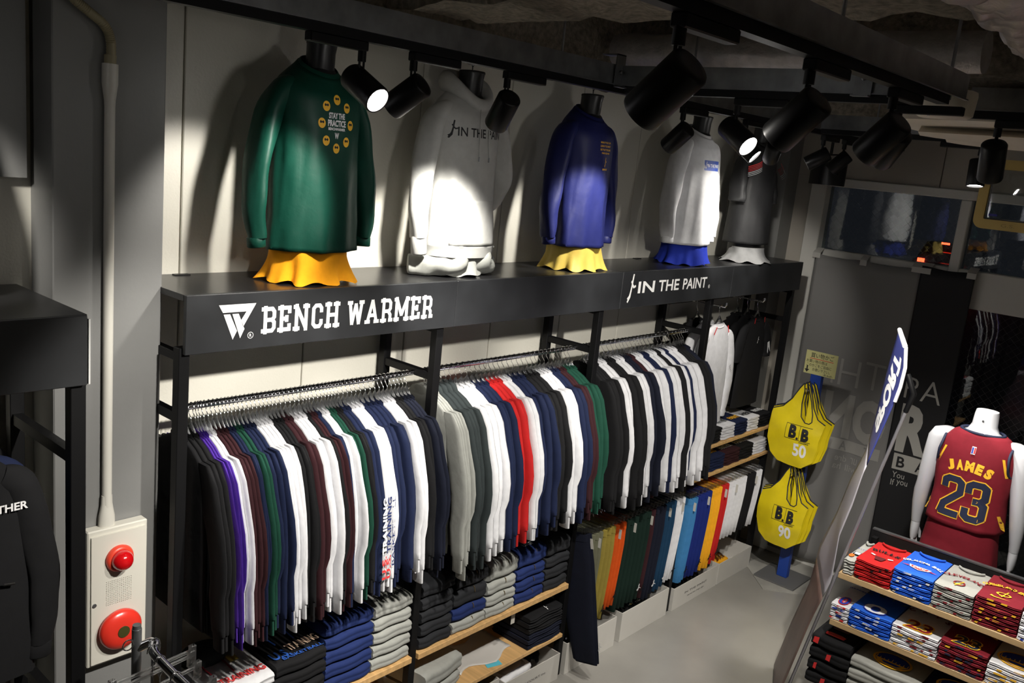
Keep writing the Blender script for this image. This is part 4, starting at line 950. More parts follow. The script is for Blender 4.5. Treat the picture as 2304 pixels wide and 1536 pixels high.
# bay A
xc, ww = rng(727, 836); stack(xc, SY, .6, ww, SD, [('ink', .068)]*5, 'of blue below the first rail', topfn=print_front('IN THE PAINT', M_ink, .9))
xc, ww = rng(836.5, 926); stack(xc, SY, .6, ww, SD, [('grey', .066)]*5, 'of light grey below the first rail', topfn=print_front('IN THE PAINT', M_ink, .9))
xc, ww = rng(610, 726)
stack(xc, SY-.02, .6, ww, SD, [('black', .065)]*4, 'printed in patriotic lettering')
def us_print(t, w, d, h):
    f = lambda a, b: Vector((a, b, h+.0025))
    obj('lettering', lettering('U.S.', w*.34, f, .055, .03, cx=-w*.28, cy=-.10), mat('usblue_print', (.03, .12, .50), .6), t)
    obj('lettering', lettering('TRAINING', w*.62, f, .05, .03, cx=w*.22, cy=-.075, rot=.05), mat('cream_print', (.75, .55, .40), .6), t)
    obj('lettering', lettering('BASKETBALL', w*.8, f, .02, .015, cx=.02, cy=-.135), MATS['usblue_print'], t)
    for s in (-1, 1): obj('drawstring', MB().tube([f(s*.04, .10), f(s*.05, .04), f(s*.045, -.03)], .003, 6), MATS['usblue_print'], t)
topt = [o for o in bpy.data.objects if o.get('group') == 'stack printed in patriotic lettering'][-1]
us_print(topt, ww, SD, .0635)
x0 = x_at(400, YF, .7); xc2, ww2 = (1.60+x_at(609, YF, .62))/2, x_at(609, YF, .62)-1.60
stack(xc2, SY-.02, .6, ww2, SD, [('white', .06)]*4, 'with dark red drawstrings')
topt = [o for o in bpy.data.objects if o.get('group') == 'stack with dark red drawstrings'][-1]
for s in (-1, 1): obj('drawstring', MB().tube([(s*.03, .10, .062), (s*.045, .02, .063), (s*.04, -.06, .062)], .0035, 6), fab('wine'), topt)
obj('hood', MB().loft([oval(0, .10, z, a, b, 20) for z, a, b in ((.056, .10, .07), (.075, .11, .075), (.10, .09, .06), (.11, .05, .03))]), fab('slate'), topt, True)
obj('lettering', lettering('U.S.TRAINING', ww2*.8, lambda a, b: Vector((a+.02, -.10+b, .0615)), .04, .02), mat('red_print', (.7, .03, .03), .6), topt)
obj('price_tag', bx(.06, .10, .0, .07, .064, .066), mat('kraft_tag', (.22, .15, .02), .6), topt)
# lower shelf of bay B
xc, ww = rng(920, 1050); xc = 2.93
stack(xc, 2.90, .288, .30, .32, [('grey', .075), ('grey', .10)], 'on the lowest shelf', rot=.15)
xk = 3.74
stack(xk, 2.87, .288, .29, .28, [('midnight', .03)]*3+[('black', .035)]*3, 'on the lowest shelf beside the post', name='folded_trousers', cat='trousers', topfn=lambda t, top, h, w, d: obj('figure_emblem', figure_logo(.04, lambda a, b: Vector((.02+a, -d/2+.03+b, h+.001))), M_whitep, t) if top else None)
tag(obj('sticky_note', MB().add([Vector((3.30, 2.76, .2885)), Vector((3.39, 2.735, .2885)), Vector((3.41, 2.80, .2885)), Vector((3.33, 2.83, .290)), Vector((3.30, 2.76, .2880)), Vector((3.39, 2.735, .2880)), Vector((3.41, 2.80, .2880)), Vector((3.33, 2.83, .2895))], [(0, 1, 2, 3), (7, 6, 5, 4), (0, 4, 5, 1), (1, 5, 6, 2), (2, 6, 7, 3), (3, 7, 4, 0)]), mat('cyan_paper', (.10, .50, .62), .7)), 'turquoise sticky note on the lowest wooden shelf', 'sticky note')
pl = MB(); g = 14
v = [Vector((3.14+.42*i/g, 2.80+.24*j/g+.03*math.sin(i*.6), .2895+.008*abs(noise.noise(Vector((i*.5, j*.5, 3)))))) for i in range(g+1) for j in range(g+1)]
pl.add(v, [(i*(g+1)+j, (i+1)*(g+1)+j, (i+1)*(g+1)+j+1, i*(g+1)+j+1) for i in range(g) for j in range(g)])
o = tag(obj('plastic_sleeve', pl, mat('milky_plastic', (.55, .53, .50), .3), None, True), 'empty translucent plastic sleeve lying on the lowest wooden shelf', 'plastic sleeve'); so = o.modifiers.new('t', 'SOLIDIFY'); so.thickness = .001; so.offset = 1
tag(obj('price_card', bx(3.465, 3.495, YF+.03, YF+.032, .48, .5705), M_tag), 'white swing tag hanging below the wooden shelf edge', 'tag')
# bay D folded tees
def tee_top(txt, m):
    def fn(t, top, h, w, d):
        if top: obj('lettering', lettering(txt, w*.8, lambda a, b: Vector((a, -d/2+.08+b, h+.0015)), .045, .03), m, t)
    return fn
def trow(us, z, cols, texts, where):
    for (u0, u1), c, (tx, m), wn_ in zip(us, cols, texts, where):
        a, b = x_at(u0, YF, z), x_at(u1, YF, z)
        stack((a+b)/2, YF+.15, z, b-a-.006, .30, [(c, .021)]*5, wn_, name='folded_tee', cat='tee', topfn=tee_top(tx, m) if tx else None, stackn='pile')
trow([(1587, 1623), (1624, 1653), (1654, 1681), (1682, 1707), (1708, 1731)], 1.156, ['black', 'white', 'navy', 'white', 'black'], [('PAINT', M_whitep), ('PANTHER', M_steel), ('PAINT', M_gold), ('HER', M_ink), ('PANTHER', M_whitep)], ['beside the long white hanging shirt', 'with grey print', 'with yellow print', 'with big black print', 'by the end post, upper shelf'])
trow([(1572, 1596), (1597, 1630), (1631, 1664), (1665, 1694), (1695, 1724)], .946, ['royal', 'navy', 'maroon', 'black', 'white'], [(None, None), ('PAINT', M_gold), ('PANTHER', M_whitep), ('PAINT', M_whitep), ('PANTHER', M_ink)], ['at the inner end, lower shelf', 'of navy, lower shelf', 'of maroon, lower shelf', 'of black, lower shelf', 'of white, lower shelf'])
# ================================================================== WHITE CARTONS ON THE FLOOR
M_carton = mat('white_carton', (.55, .53, .49), .75, 0, .03, 30, .04, 5)
def carton(x0, x1, z1, y0, label, txt=None, dep=.36):
    t = thing('carton', label, 'box', ((x0+x1)/2, y0, .001)); w = (x1-x0)/2; th = .005
    obj('bottom', bx(-w, w, 0, dep, 0, th), M_carton, t)
    for a in ((-w, w, 0, th, th, z1), (-w, w, dep-th, dep, th, z1)): obj('side', bx(*a), M_carton, t)
    for a in ((-w, -w+th, th, dep-th, th, z1), (w-th, w, th, dep-th, th, z1)): obj('end', bx(*a), M_carton, t)
    if txt:
        for k, s_ in enumerate(txt): obj('lettering', lettering(s_, w*1.0*(1-.25*k), lambda a, b: Vector((a, -.0008, z1*.55-k*.035+b)), .014, .0), M_ink, t)
    return t
def pack(loc, w, d, h, c, label, rot=0):
    t = thing('plastic_pack', label, 'package', loc, rot); link('folded_cloth', fold_mesh(w, d, h*.8, 2), fab(c), t)
    mb = MB(); g = 12; v = []
    for i in range(g+1):
        for j in range(g+1):
            e = (1-abs(2*i/g-1)**6)*(1-abs(2*j/g-1)**6); v.append(Vector((-w*.53+w*1.06*i/g, -d*.53+d*1.06*j/g, .004+h*e*(.9+.22*noise.noise(Vector((i*.9, j*.9, loc[0]*9)))))))
    mb.add(v, [(i*(g+1)+j, (i+1)*(g+1)+j, (i+1)*(g+1)+j+1, i*(g+1)+j+1) for i in range(g) for j in range(g)])
    obj('bag_film', mb, glassy('bag_film', (.9, .9, .9), .12, 1.6, .10), t, True); return t
BXY = YF-.015
carton(2.78, 3.40, .19, BXY+.03, 'white carton of black packs under the lowest wooden shelf')
carton(3.42, 3.895, .165, BXY, 'white carton with printed address under the lowest wooden shelf', ['THE COURT inc.'])
carton(3.955, 4.46, .20, BXY-.0, 'plain white carton below the olive and mustard trousers')
carton(4.52, 5.075, .20, BXY, 'white carton with wet stain below the dark green trousers', [])
carton(5.15, 5.765, .165, BXY, 'white carton with printed address below the sky blue trousers', ['IN THE PAINT', 'www.itp.jp'])
carton(5.78, 6.29, .165, BXY, 'white carton below the white and black shorts')
pack((3.60, BXY+.17, .05), .26, .22, .11, 'white', 'white shirts in shiny plastic in the carton with address', .1)
pack((3.815, BXY+.22, .05), .11, .2, .11, 'black', 'black garment in plastic beside the white packed shirts')
pack((3.22, BXY+.2, .05), .26, .24, .13, 'black', 'black garment in plastic in the first carton')
pack((2.95, BXY+.2, .05), .22, .24, .12, 'grey', 'grey garment in plastic in the first carton')
pack((4.20, BXY+.2, .03), .34, .24, .13, 'black', 'black garment in the carton below the olive trousers')
pack((4.80, BXY+.2, .03), .34, .24, .13, 'black', 'black garment in the carton below the green trousers')
pack((5.45, BXY+.2, .03), .40, .24, .11, 'black', 'black garment in the carton below the sky blue trousers')
pack((5.95, BXY+.18, .03), .22, .24, .12, 'gold', 'golden yellow garment in the carton below the shorts')
# ================================================================== WINDOW BANNERS
M_bgrey = mat('banner_grey', (.22, .215, .21), .8, 0, .05, 200); M_bblack = mat('banner_black', (.009, .009, .011), .7)
def banner(y0, y1, ztop, zbot, m, label, ph):
    ny, nz = 36, 30; v = []; x0 = XW-.075
    fx_ = lambda y, z: x0-.016*math.sin((y-y0)*17+ph)*min(1, (ztop-z)/.25+.15)*(.6+.4*math.sin(z*2+ph))
    for i in range(ny+1):
        y = y0+(y1-y0)*i/ny
        for j in range(nz+1):
            z = ztop-.012*math.sin((y-y0)*9)**2+(zbot-ztop)*j/nz; v.append(Vector((fx_(y, z), y, z)))
    t = thing('banner', label, 'banner', (0, 0, 0))
    o = obj('cloth', MB().add(v, [(i*(nz+1)+j, (i+1)*(nz+1)+j, (i+1)*(nz+1)+j+1, i*(nz+1)+j+1) for i in range(ny) for j in range(nz)]), m, t, True)
    s = o.modifiers.new('t', 'SOLIDIFY'); s.thickness = .002
    return t, fx_
tg, fg = banner(2.76, 1.992, 2.445, .06, M_bgrey, 'grey cloth banner with mirrored show-through lettering on the window', .5)
tb, fb = banner(1.988, 1.635, 2.475, .06, M_bblack, 'black cloth banner with grey lettering hanging in the window', 1.5)
def bl(t, f, s, y, z, w, h, m, bold=.02, flip=False): obj('lettering', lettering(s, w, lambda a, b: Vector((f(y-a, z+b)-.006, y-a, z+b)), h, bold, sub=2, flip=flip), m, t)
M_bl = mat('banner_light', (.42, .41, .38), .7); M_bg2 = mat('banner_show', (.34, .33, .31), .75)
bl(tb, fb, 'P', 1.900, 1.60, .085, .155, M_bl, -.01); bl(tb, fb, 'A', 1.762, 1.60, .14, .155, M_bl, -.01)
bl(tb, fb, 'R', 1.83, 1.30, .21, .36, M_bl, .05)
def bandq(t, f, y0, y1, z0, z1, m, off=.005):
    n = 8; v = [Vector((f(y0+(y1-y0)*i/n, z)-off, y0+(y1-y0)*i/n, z)) for z in (z0, z1) for i in range(n+1)]
    obj('print_band', MB().add(v, [(i, i+1, n+2+i, n+1+i) for i in range(n)]), m, t)
bandq(tb, fb, 1.93, 1.64, .985, 1.105, M_bl)
o = bl(tb, lambda y, z: fb(y, z)-.003, 'B', 1.875, 1.045, .055, .08, M_bblack, .02); bl(tb, lambda y, z: fb(y, z)-.003, 'A', 1.74, 1.045, .06, .08, M_bblack, .02)
bl(tb, fb, 'You', 1.875, .945, .085, .045, M_bl, 0); bl(tb, fb, 'If', 1.905, .885, .025, .045, M_bl, 0); bl(tb, fb, 'you', 1.840, .885, .075, .045, M_bl, 0)
for s_, y, z, w_, h_, bd in (('I', 2.475, 1.60, .018, .20, 0), ('H', 2.355, 1.60, .15, .20, -.012), ('T', 2.17, 1.615, .15, .20, -.012), ('N', 2.39, 1.27, .22, .34, .05), ('O', 2.15, 1.27, .25, .34, .05)):
    bl(tg, fg, s_, y, z, w_, h_, M_bg2, bd, True)
bandq(tg, fg, 2.50, 2.03, 1.00, 1.09, M_bg2)
bl(tg, lambda y, z: fg(y, z)-.003, 'A', 2.31, 1.045, .055, .07, M_bgrey, .02, True); bl(tg, lambda y, z: fg(y, z)-.003, 'T', 2.12, 1.045, .055, .07, M_bgrey, .02, True)
bl(tg, fg, 'dre', 2.31, .945, .085, .05, M_bg2, 0, True); bl(tg, fg, 'ur', 2.21, .945, .055, .05, M_bg2, 0, True); bl(tg, fg, 'ha', 2.33, .88, .06, .05, M_bg2, 0, True); bl(tg, fg, 'will', 2.22, .88, .09, .05, M_bg2, 0, True)
M_tape = mat('masking_tape', (.50, .49, .46), .7)
for k, (y, z, w_, lab) in enumerate(((2.76, 2.46, .06, 'grey tape at the outer top corner of the grey banner'), (2.40, 2.455, .05, 'grey tape along the top edge of the grey banner'), (1.99, 2.465, .13, 'wide grey tape where the grey and black banners meet'), (1.66, 2.478, .06, 'grey tape at the far top corner of the black banner'))):
    P_ = [(XW-.021, z+.030), (XW-.052, z+.012), (XW-.080, z-.006), (XW-.0815, z-.045)]
    v_ = [Vector((x_+o_, yy_, z_)) for o_ in (0, -.0016) for x_, z_ in P_ for yy_ in (y-w_/2, y+w_/2)]
    f_ = [(2*i, 2*i+1, 2*i+3, 2*i+2) for i in range(3)]+[(8+2*i, 8+2*i+2, 8+2*i+3, 8+2*i+1) for i in range(3)]+[(2*i, 2*i+2, 8+2*i+2, 8+2*i) for i in range(3)]+[(2*i+1, 8+2*i+1, 8+2*i+3, 2*i+3) for i in range(3)]+[(0, 8, 9, 1), (6, 7, 15, 14)]
    tag(obj('tape', MB().add(v_, f_), M_tape), lab, 'tape')
# ================================================================== BAG STAND
sx0, sy0 = 6.316, 2.455
st = thing('bag_stand', 'blue post stand holding yellow shopping bags and a paper sign', 'stand', (sx0, sy0, .001))
M_bluep = mat('blue_paint', (.012, .05, .30), .4)
obj('post', bx(-.025, .025, -.04, .04, .012, 1.70), M_bluep, st, bevel=.003)
obj('foot', bx(-.16, .16, -.16, .16, .0, .012), mat('grey_foot', (.12, .12, .12), .6), st)
for z in (1.5055, .8755): obj('hook', MB().tube([(-.02, -.016, z), (-.19, -.016, z), (-.205, -.016, z+.02)], .006, 8), M_chrome, st)
sg = thing('paper_sign', 'pale yellow handwritten paper sign above the yellow bags', 'sign', (sx0-.0258, sy0-.02, 1.695), .0)
obj('sheet', bx(-.001, .001, -.118, .118, -.085, .085), mat('yellow_paper', (.60, .58, .26), .7), sg)
sm = lambda a, b: Vector((-.0018, -a, b))
M_hand = mat('marker_ink', (.02, .02, .02), .6)
for s_, w_, h_, cx, cy in (('買い物かご', .17, .036, .005, .055), ('お買い物の際は', .155, .024, -.03, .010), ('このかごをご自由に', .185, .024, -.01, -.019), ('お使い下さい。', .13, .024, .01, -.049), ('-B.ball-', .075, .014, .065, -.073)):
    obj('lettering', lettering(s_, w_, sm, h_, .005, cx=cx, cy=cy), M_hand, sg)
obj('underline', strokes([(-.085, .030, .09, .028)], .004, sm), mat('red_print', (.7, .03, .03), .6), sg)
mb = strokes([(-.095, -.03, -.095, -.058)], .010, sm); poly([(-.113, -.055), (-.077, -.055), (-.095, -.078)], lambda a, b: Vector((-.002, -a, b)), mb); obj('arrow', mb, M_hand, sg)
OUT = [(-.013, 0), (-.041, -.043), (-.083, -.129), (-.141, -.201), (-.2075, -.232), (-.2175, -.284), (-.224, -.38), (-.221, -.456), (-.183, -.559), (-.12, -.611), (-.03, -.622), (.066, -.621), (.141, -.559), (.166, -.456), (.168, -.38), (.171, -.318), (.189, -.263), (.133, -.236), (.088, -.167), (.061, -.086), (.033, -.014), (.013, 0), (.030, -.043), (.063, -.129), (.09, -.215), (.096, -.262), (.080, -.279), (.050, -.277), (.013, -.241), (-.007, -.155), (-.003, -.052)]
def bag_mesh(B, seed, sq=1.0):
    bm = bmesh.new(); vs = [bm.verts.new((0, -a*sq, b)) for a, b in OUT]; bm.faces.new(vs); bmesh.ops.triangulate(bm, faces=bm.faces)
    for _ in range(4):
        lg = [e for e in bm.edges if e.calc_length() > .03]
        if lg: bmesh.ops.subdivide_edges(bm, edges=lg, cuts=1); bmesh.ops.triangulate(bm, faces=bm.faces)
    bm.verts.index_update(); V = [v.co.copy() for v in bm.verts]; Fc = [tuple(v.index for v in f.verts) for f in bm.faces]
    bd = {v.index for e in bm.edges if e.is_boundary for v in e.verts}; bm.free()
    def bulge(p):
        a, b = -p.y/sq, p.z
        return B*max(0, 1-(a/.25)**2)*max(0, min(1, (-b-.15)/.2))*max(0, min(1, (.66+b)/.22))+(.010 if B > .03 else .004)*noise.noise(Vector((a*9+seed, b*7, seed)))
    mb = MB(); n = len(V); mb.v = [(-bulge(p)-.003, p.y, p.z) for p in V]; mb.f = list(Fc)
    mb.add([(bulge(p)*.22+.003, p.y, p.z) for p in V], [tuple(reversed(f)) for f in Fc])
    return mb, bulge
M_bag = mat('yellow_vinyl', (.76, .60, .012), .36, 0, .4, 9, .08, 8)
def bag(z, off, num, label, seed, front, sq=1.0, rot=0):
    t = thing('shopping_bag', label, 'bag', (sx0-.06-off, sy0, z), rot)
    mb, bu = bag_mesh(.05 if front else .008, seed, sq); obj('bag_body', mb, M_bag, t, True)
    pts = [Vector((-bu(Vector((0, -a*sq, b)))*1.0-.004, -a*sq, b)) for a, b in OUT]
    obj('binding', MB().tube(pts[0:5], .004, 6).tube(pts[16:]+[pts[0]], .004, 6), mat('navy_binding', (.012, .015, .03), .6), t)
    if front:
        f = lambda a, b: Vector((-bu(Vector((0, -a*sq, b)))-.0065, -a*sq, b))
        obj('lettering', lettering('B', .056, f, .096, .06, cx=-.020, cy=-.357, sub=2), M_ink, t); obj('lettering', lettering('B', .054, f, .092, .06, cx=.072, cy=-.365, sub=2), M_ink, t)
        obj('dot', disc(.018, -.40, .008, .009, f), M_ink, t)
        obj('outline', strokes([(-.075, -.305, .115, -.305), (-.075, -.412, .115, -.412), (-.075, -.305, -.075, -.412), (.030, -.305, .030, -.412)], .003, f), M_ink, t)
        obj('lettering', lettering('CAGERS', .07, f, .011, .02, cx=.07, cy=-.424, sub=1), M_ink, t)
        obj('number', lettering(num, .10, f, .100, .035, cx=.045, cy=-.487, sub=2), M_whitep, t)
    return t
bag(1.565, .11, '50', 'front yellow shopping bag with number fifty on the upper hook', 3, True)
bag(1.565, .058, '', 'second yellow shopping bag on the upper hook, behind the numbered one', 5, False, 1.12)
bag(1.565, .012, '', 'rearmost yellow shopping bag on the upper hook', 8, False, 1.13)
bag(.935, .11, '90', 'front yellow shopping bag with number ninety on the lower hook', 4, True, .92)
bag(.935, .058, '', 'second yellow shopping bag on the lower hook, behind the numbered one', 6, False, 1.0)
bag(.935, .012, '', 'rearmost yellow shopping bag on the lower hook', 9, False, 1.06)
# worn grey sheet under the stand
mt = MB(); P = [on_z(1676, 1268, 0), on_z(1716, 1326, 0), on_z(1850, 1345, 0), on_z(1830, 1262, 0), on_z(1760, 1235, 0)]
vv = [Vector((p.x, p.y, z)) for z in (.0005, .006) for p in P]; n = 5
mt.add(vv, [tuple(range(n-1, -1, -1)), tuple(range(n, 2*n))]+[(i, (i+1) % n, n+(i+1) % n, n+i) for i in range(n)])
for o in st.children: pass
st.location.z = .0075
tag(obj('floor_sheet', mt, mat('worn_board', (.34, .33, .30), .8, 0, .1, 30, .2, 5)), 'worn grey board lying on the floor under the blue stand', 'board')
# ================================================================== DISPLAY RACK OF FOLDED TEES
RX, Z1 = 4.625, .95
R0 = on_x(1834, 1377, RX).z; Z2 = R0; Z3 = on_x(1790, 1522, RX).z
rk = thing('display_rack', 'wooden shelf rack of folded basketball tees with black back board', 'rack', (RX, 1.50, 0))
def rpart(name, mb, m, **kw):
    mb.v = [tuple(Vector(p)-Vector((RX, 1.50, 0))) for p in mb.v]; return obj(name, mb, m, rk, **kw)
DEP = .44
for z in (Z1, Z2, Z3): rpart('shelf', bx(RX, RX+DEP, -.6, 1.50, z-.032, z), mat('rack_wood', (.50, .34, .17), .5, 0, .04, 20, .15, 3, stretch=(14, 1, 14)), bevel=.002)
bt = on_x(1933, 1179, RX+DEP).z
rpart('back_board', bx(RX+DEP, RX+DEP+.02, -.6, 1.50, .1, bt), mat('board_black', (.009, .009, .010), .5), bevel=.002)
rpart('top_trim', bx(RX+DEP-.004, RX+DEP+.024, -.6, 1.50, bt, bt+.008), M_steel)
for y in (1.47, -.57):
    rpart('upright', bx(RX+DEP-.05, RX+DEP-.01, y-.015, y+.015, 0, bt-.03), M_black)
fabric('tee_grey', (.36, .36, .33)); COL['tee_grey'] = (.36, .36, .33)
def ys(us, z, v0, sl, u00): return [on_z(u, v0+sl*(u-u00), z).y for u in us]
M_redp = mat('red_print', (.70, .03, .03), .6); M_blp = mat('blue_print2', (.02, .05, .40), .6); M_winep = mat('wine_print', (.22, .012, .02), .6); M_oran = mat('orange_print', (.75, .16, .02), .6); M_navyp = mat('dknavy_print', (.015, .025, .06), .6)
def edge_marks(t, w, d, h, m, seed, n=3, x0=-.5, x1=.5):
    rnd = random.Random(seed); mb = MB()
    for k in range(n):
        x = w*rnd.uniform(x0, x1)*.8; l = rnd.uniform(.012, .03)
        mb.add([Vector((x-l/2, -d/2-.0012, h*.28)), Vector((x+l/2, -d/2-.0012, h*.25)), Vector((x+l/2+.004, -d/2-.0012, h*.78)), Vector((x-l/2+.004, -d/2-.0012, h*.72))], [(0, 1, 2, 3)])
    o = obj('print_edge', mb, m, t); o['kind'] = 'stuff'
def rack_stack(y0, y1, z, c, n, h, where, topfn=None, edge=None, dep=.34, xoff=.0, name='folded_tee', cat='tee'):
    w = abs(y1-y0)-.006
    def fn(t, top, hh, ww_, dd):
        if edge: edge_marks(t, ww_, dd, hh, edge[0] if not isinstance(edge[0], list) else edge[0][int(t.location.z*1000) % len(edge[0])], int(t.location.z*7919), edge[1])
        if top and topfn: topfn(t, ww_, dd, hh)
    return stack(RX+dep/2+.004+xoff, (y0+y1)/2, z, w, dep, [(c, h)]*n, where, rot=-PI/2, name=name, cat=cat, topfn=fn, stackn='pile')
def flat(h, off=.0012): return lambda a, b: Vector((a, b, h+off))
def neck(t, w, d, h, m): obj('neckband', MB().tube(smooth_path([Vector((-w*.33, d/2-.03, h+.004)), Vector((-w*.2, d/2-.055, h+.005)), Vector((0, d/2-.07, h+.006)), Vector((w*.2, d/2-.055, h+.005)), Vector((w*.33, d/2-.03, h+.004))], 4), .006, 8), m, t, True)
def arc_text(t, s, w, m, h, r=.16, cy=-.02, size=.03):
    n = len(s); v = MB()
    for k, ch in enumerate(s):
        if ch == ' ': continue
        an = (k-(n-1)/2)/max(1, n-1)*w/r
        lettering(ch, size*.85, flat(h), size, .04, mb=v, cx=r*math.sin(an), cy=cy+r*math.cos(an)-r, rot=-an)
    o = obj('arched_lettering', v, m, t); o['kind'] = 'stuff'
YA = ys([1892, 1917, 2000, 2092, 2184, 2288, 2400], Z1, 1281, .365, 1874)
def tf_grey1(t, w, d, h):
    arc_text(t, 'BASK', w*.7, M_blp, h, .3, .02, w*.16); neck(t, w, d, h, MATS['fabric_tee_grey'])
    obj('ball_print', disc(-w*.2, -.11, w*.25, .025, flat(h)), M_oran, t)
    o = obj('price_card', bx(-w*.25, w*.42, -.09, -.05, h+.002, h+.004), mat('card_black', (.02, .02, .02), .5), t); obj('card_window', bx(-w*.15, w*.36, -.085, -.055, h+.004, h+.0046), mat('card_pale', (.65, .72, .78), .5), o)
rack_stack(YA[0], YA[1], Z1, 'tee_grey', 3, .03, 'beside the leaning poster', tf_grey1)
def tf_red(t, w, d, h):
    neck(t, w, d, h, fab('red')); arc_text(t, 'BULLS', .12, M_ink, h, .2, .03, .03)
    mb = strokes([(-.055, -.045, -.035, -.055), (.035, -.055, .055, -.045)], .012, flat(h)); obj('horn_marks', mb, M_whitep, t)
    mb = poly([(-.03, -.06), (.03, -.06), (.018, -.11), (-.018, -.11)], flat(h)); obj('dark_badge', mb, mat('dark_red_print', (.12, .008, .01), .6), t)
rack_stack(YA[1], YA[2], Z1, 'red', 6, .019, 'of red', tf_red, (M_ink, 1))
def tf_blue(t, w, d, h):
    neck(t, w, d, h, fab('blue')); arc_text(t, 'OKLAHOMA BALL', .2, M_whitep, h, .14, .02, .024)
    obj('badge', poly([(-.055, -.055), (.055, -.055), (.045, -.085), (0, -.105), (-.045, -.085)], flat(h)), M_whitep, t)
    obj('badge_red', poly([(-.045, -.06), (.045, -.06), (.036, -.083), (0, -.098), (-.036, -.083)], flat(h, .0018)), M_redp, t)
    obj('lettering', lettering('OKC', .065, flat(h, .0024), .022, .05, .2, cy=-.073), M_whitep, t)
    for s in (-1, 1): obj('badge_streak', poly([(s*.055, -.07), (s*.09, -.078), (s*.05, -.082)], flat(h)), M_redp, t)
rack_stack(YA[2], YA[3], Z1, 'blue', 7, .019, 'of bright blue', tf_blue, (M_whitep, 2))
def tf_grey2(t, w, d, h):
    neck(t, w, d, h, MATS['fabric_tee_grey']); arc_text(t, 'CLEVELAND', .18, M_winep, h, .14, .02, .026)
    obj('badge', disc(0, -.08, .028, .032, flat(h), None, 20, .7), M_winep, t); obj('badge_sword', strokes([(-.012, -.12, .014, -.045), (-.02, -.1, .012, -.095)], .007, flat(h, .0018)), M_gold, t)
rack_stack(YA[3], YA[4], Z1, 'tee_grey', 7, .019, 'of grey with dark red print', tf_grey2, (M_winep, 2))
def tf_wine(t, w, d, h):
    neck(t, w, d, h, fab('wine')); arc_text(t, 'CLEVELAND BALL', .22, M_gold, h, .15, .03, .028)
    obj('badge', disc(0, -.075, .034, .022, flat(h), None, 20, .72), M_gold, t); obj('badge_sword', strokes([(-.003, -.11, .012, -.03), (-.014, -.10, .012, -.098)], .006, flat(h, .0018)), M_gold, t)
    obj('tick_mark', poly([(-.045, -.118), (-.03, -.132), (.04, -.13), (-.025, -.142), (-.05, -.135)], flat(h)), M_gold, t)
rack_stack(YA[4], YA[5], Z1, 'wine', 8, .019, 'of dark red with gold print', tf_wine, (M_gold, 2))
rack_stack(YA[5], YA[6], Z1, 'white', 8, .018, 'of white and blue at the far rack end', None, (M_blp, 4))
YM = ys([1862, 1904, 1998, 2104, 2212, 2330], Z2, 1377, .412, 1834)
def num_top(s, m, m2, arc, ma):
    def fn(t, w, d, h):
        arc_text(t, arc, min(.2, w*.9), ma, h, .16, .10, min(.034, w*.16))
        if m2: obj('number_outline', lettering(s, w*.60, flat(h), .118, .07, cy=-.100), m2, t)
        obj('number', lettering(s, w*.53, flat(h, .002), .106, .02, cy=-.100), m, t)
    return fn
rack_stack(YM[0], YM[1], Z2, 'white', 5, .019, 'of white numbered zero', num_top('0', M_blp, M_redp, 'THUNDER', M_blp), ([M_blp, M_redp], 2))
rack_stack(YM[1], YM[2], Z2, 'blue', 6, .019, 'of blue numbered zero', num_top('0', M_whitep, M_blp, 'CITY', M_steel), (M_whitep, 2))
rack_stack(YM[2], YM[3], Z2, 'white', 6, .019, 'of white numbered 23', num_top('23', M_winep, M_gold, 'CAVS', M_winep), ([M_winep, M_winep, M_gold], 4))
rack_stack(YM[3], YM[4], Z2, 'wine', 7, .019, 'of dark red numbered 23', num_top('23', M_navyp, M_gold, 'CAVALIERS', M_gold), ([M_navyp, M_gold, M_navyp], 4))
def round_top(t, w, d, h):
    obj('emblem_ring', disc(0, -.06, .10, .085, flat(h)), M_gold, t); obj('emblem_disc', disc(0, -.06, .088, .074, flat(h, .0018)), M_blp, t)
    mb = poly([(-.085, -.075), (.085, -.075), (.06, -.115), (0, -.132), (-.06, -.115)], flat(h, .0024)); obj('emblem_bridge', mb, M_gold, t)
    mb = strokes([(-.08+.02*k, -.075, -.08+.02*k, -.045-.02*abs(math.sin(k*.8))) for k in range(9)], .004, flat(h, .003)); o = obj('emblem_cable', mb, M_gold, t); o['kind'] = 'stuff'
    obj('emblem_water', poly([(-.05, -.09), (.055, -.09), (.035, -.112), (-.03, -.112)], flat(h, .003)), M_blp, t)
rack_stack(YM[4], YM[5], Z2, 'white', 6, .02, 'of white with a yellow bridge emblem', round_top, ([M_blp, M_gold], 4))
YL = ys([1806, 1897, 2055, 2190, 2330], Z3, 1522, .43, 1790)
def red_top(t, w, d, h):
    obj('print_patch', poly([(-.05, -.14), (.05, -.14), (.055, -.11), (.03, -.10), (-.03, -.10), (-.055, -.11)], flat(h)), M_redp, t); obj('print_patch', poly([(-.06, .0), (.06, .0), (.04, -.05), (-.04, -.05)], flat(h)), mat('dark_red_print', (.12, .008, .01), .6), t)
rack_stack(YL[0], YL[1], Z3, 'black', 4, .075, 'of black with red print', red_top, (M_redp, 1), .36, name='folded_sweatshirt', cat='sweatshirt')
rack_stack(YL[1], YL[2], Z3, 'tee_grey', 4, .065, 'of grey with a round bridge emblem', round_top, None, .36, name='folded_sweatshirt', cat='sweatshirt')
rack_stack(YL[2], YL[3], Z3, 'navy', 4, .065, 'of navy with a round bridge emblem', round_top, None, .36, name='folded_sweatshirt', cat='sweatshirt')
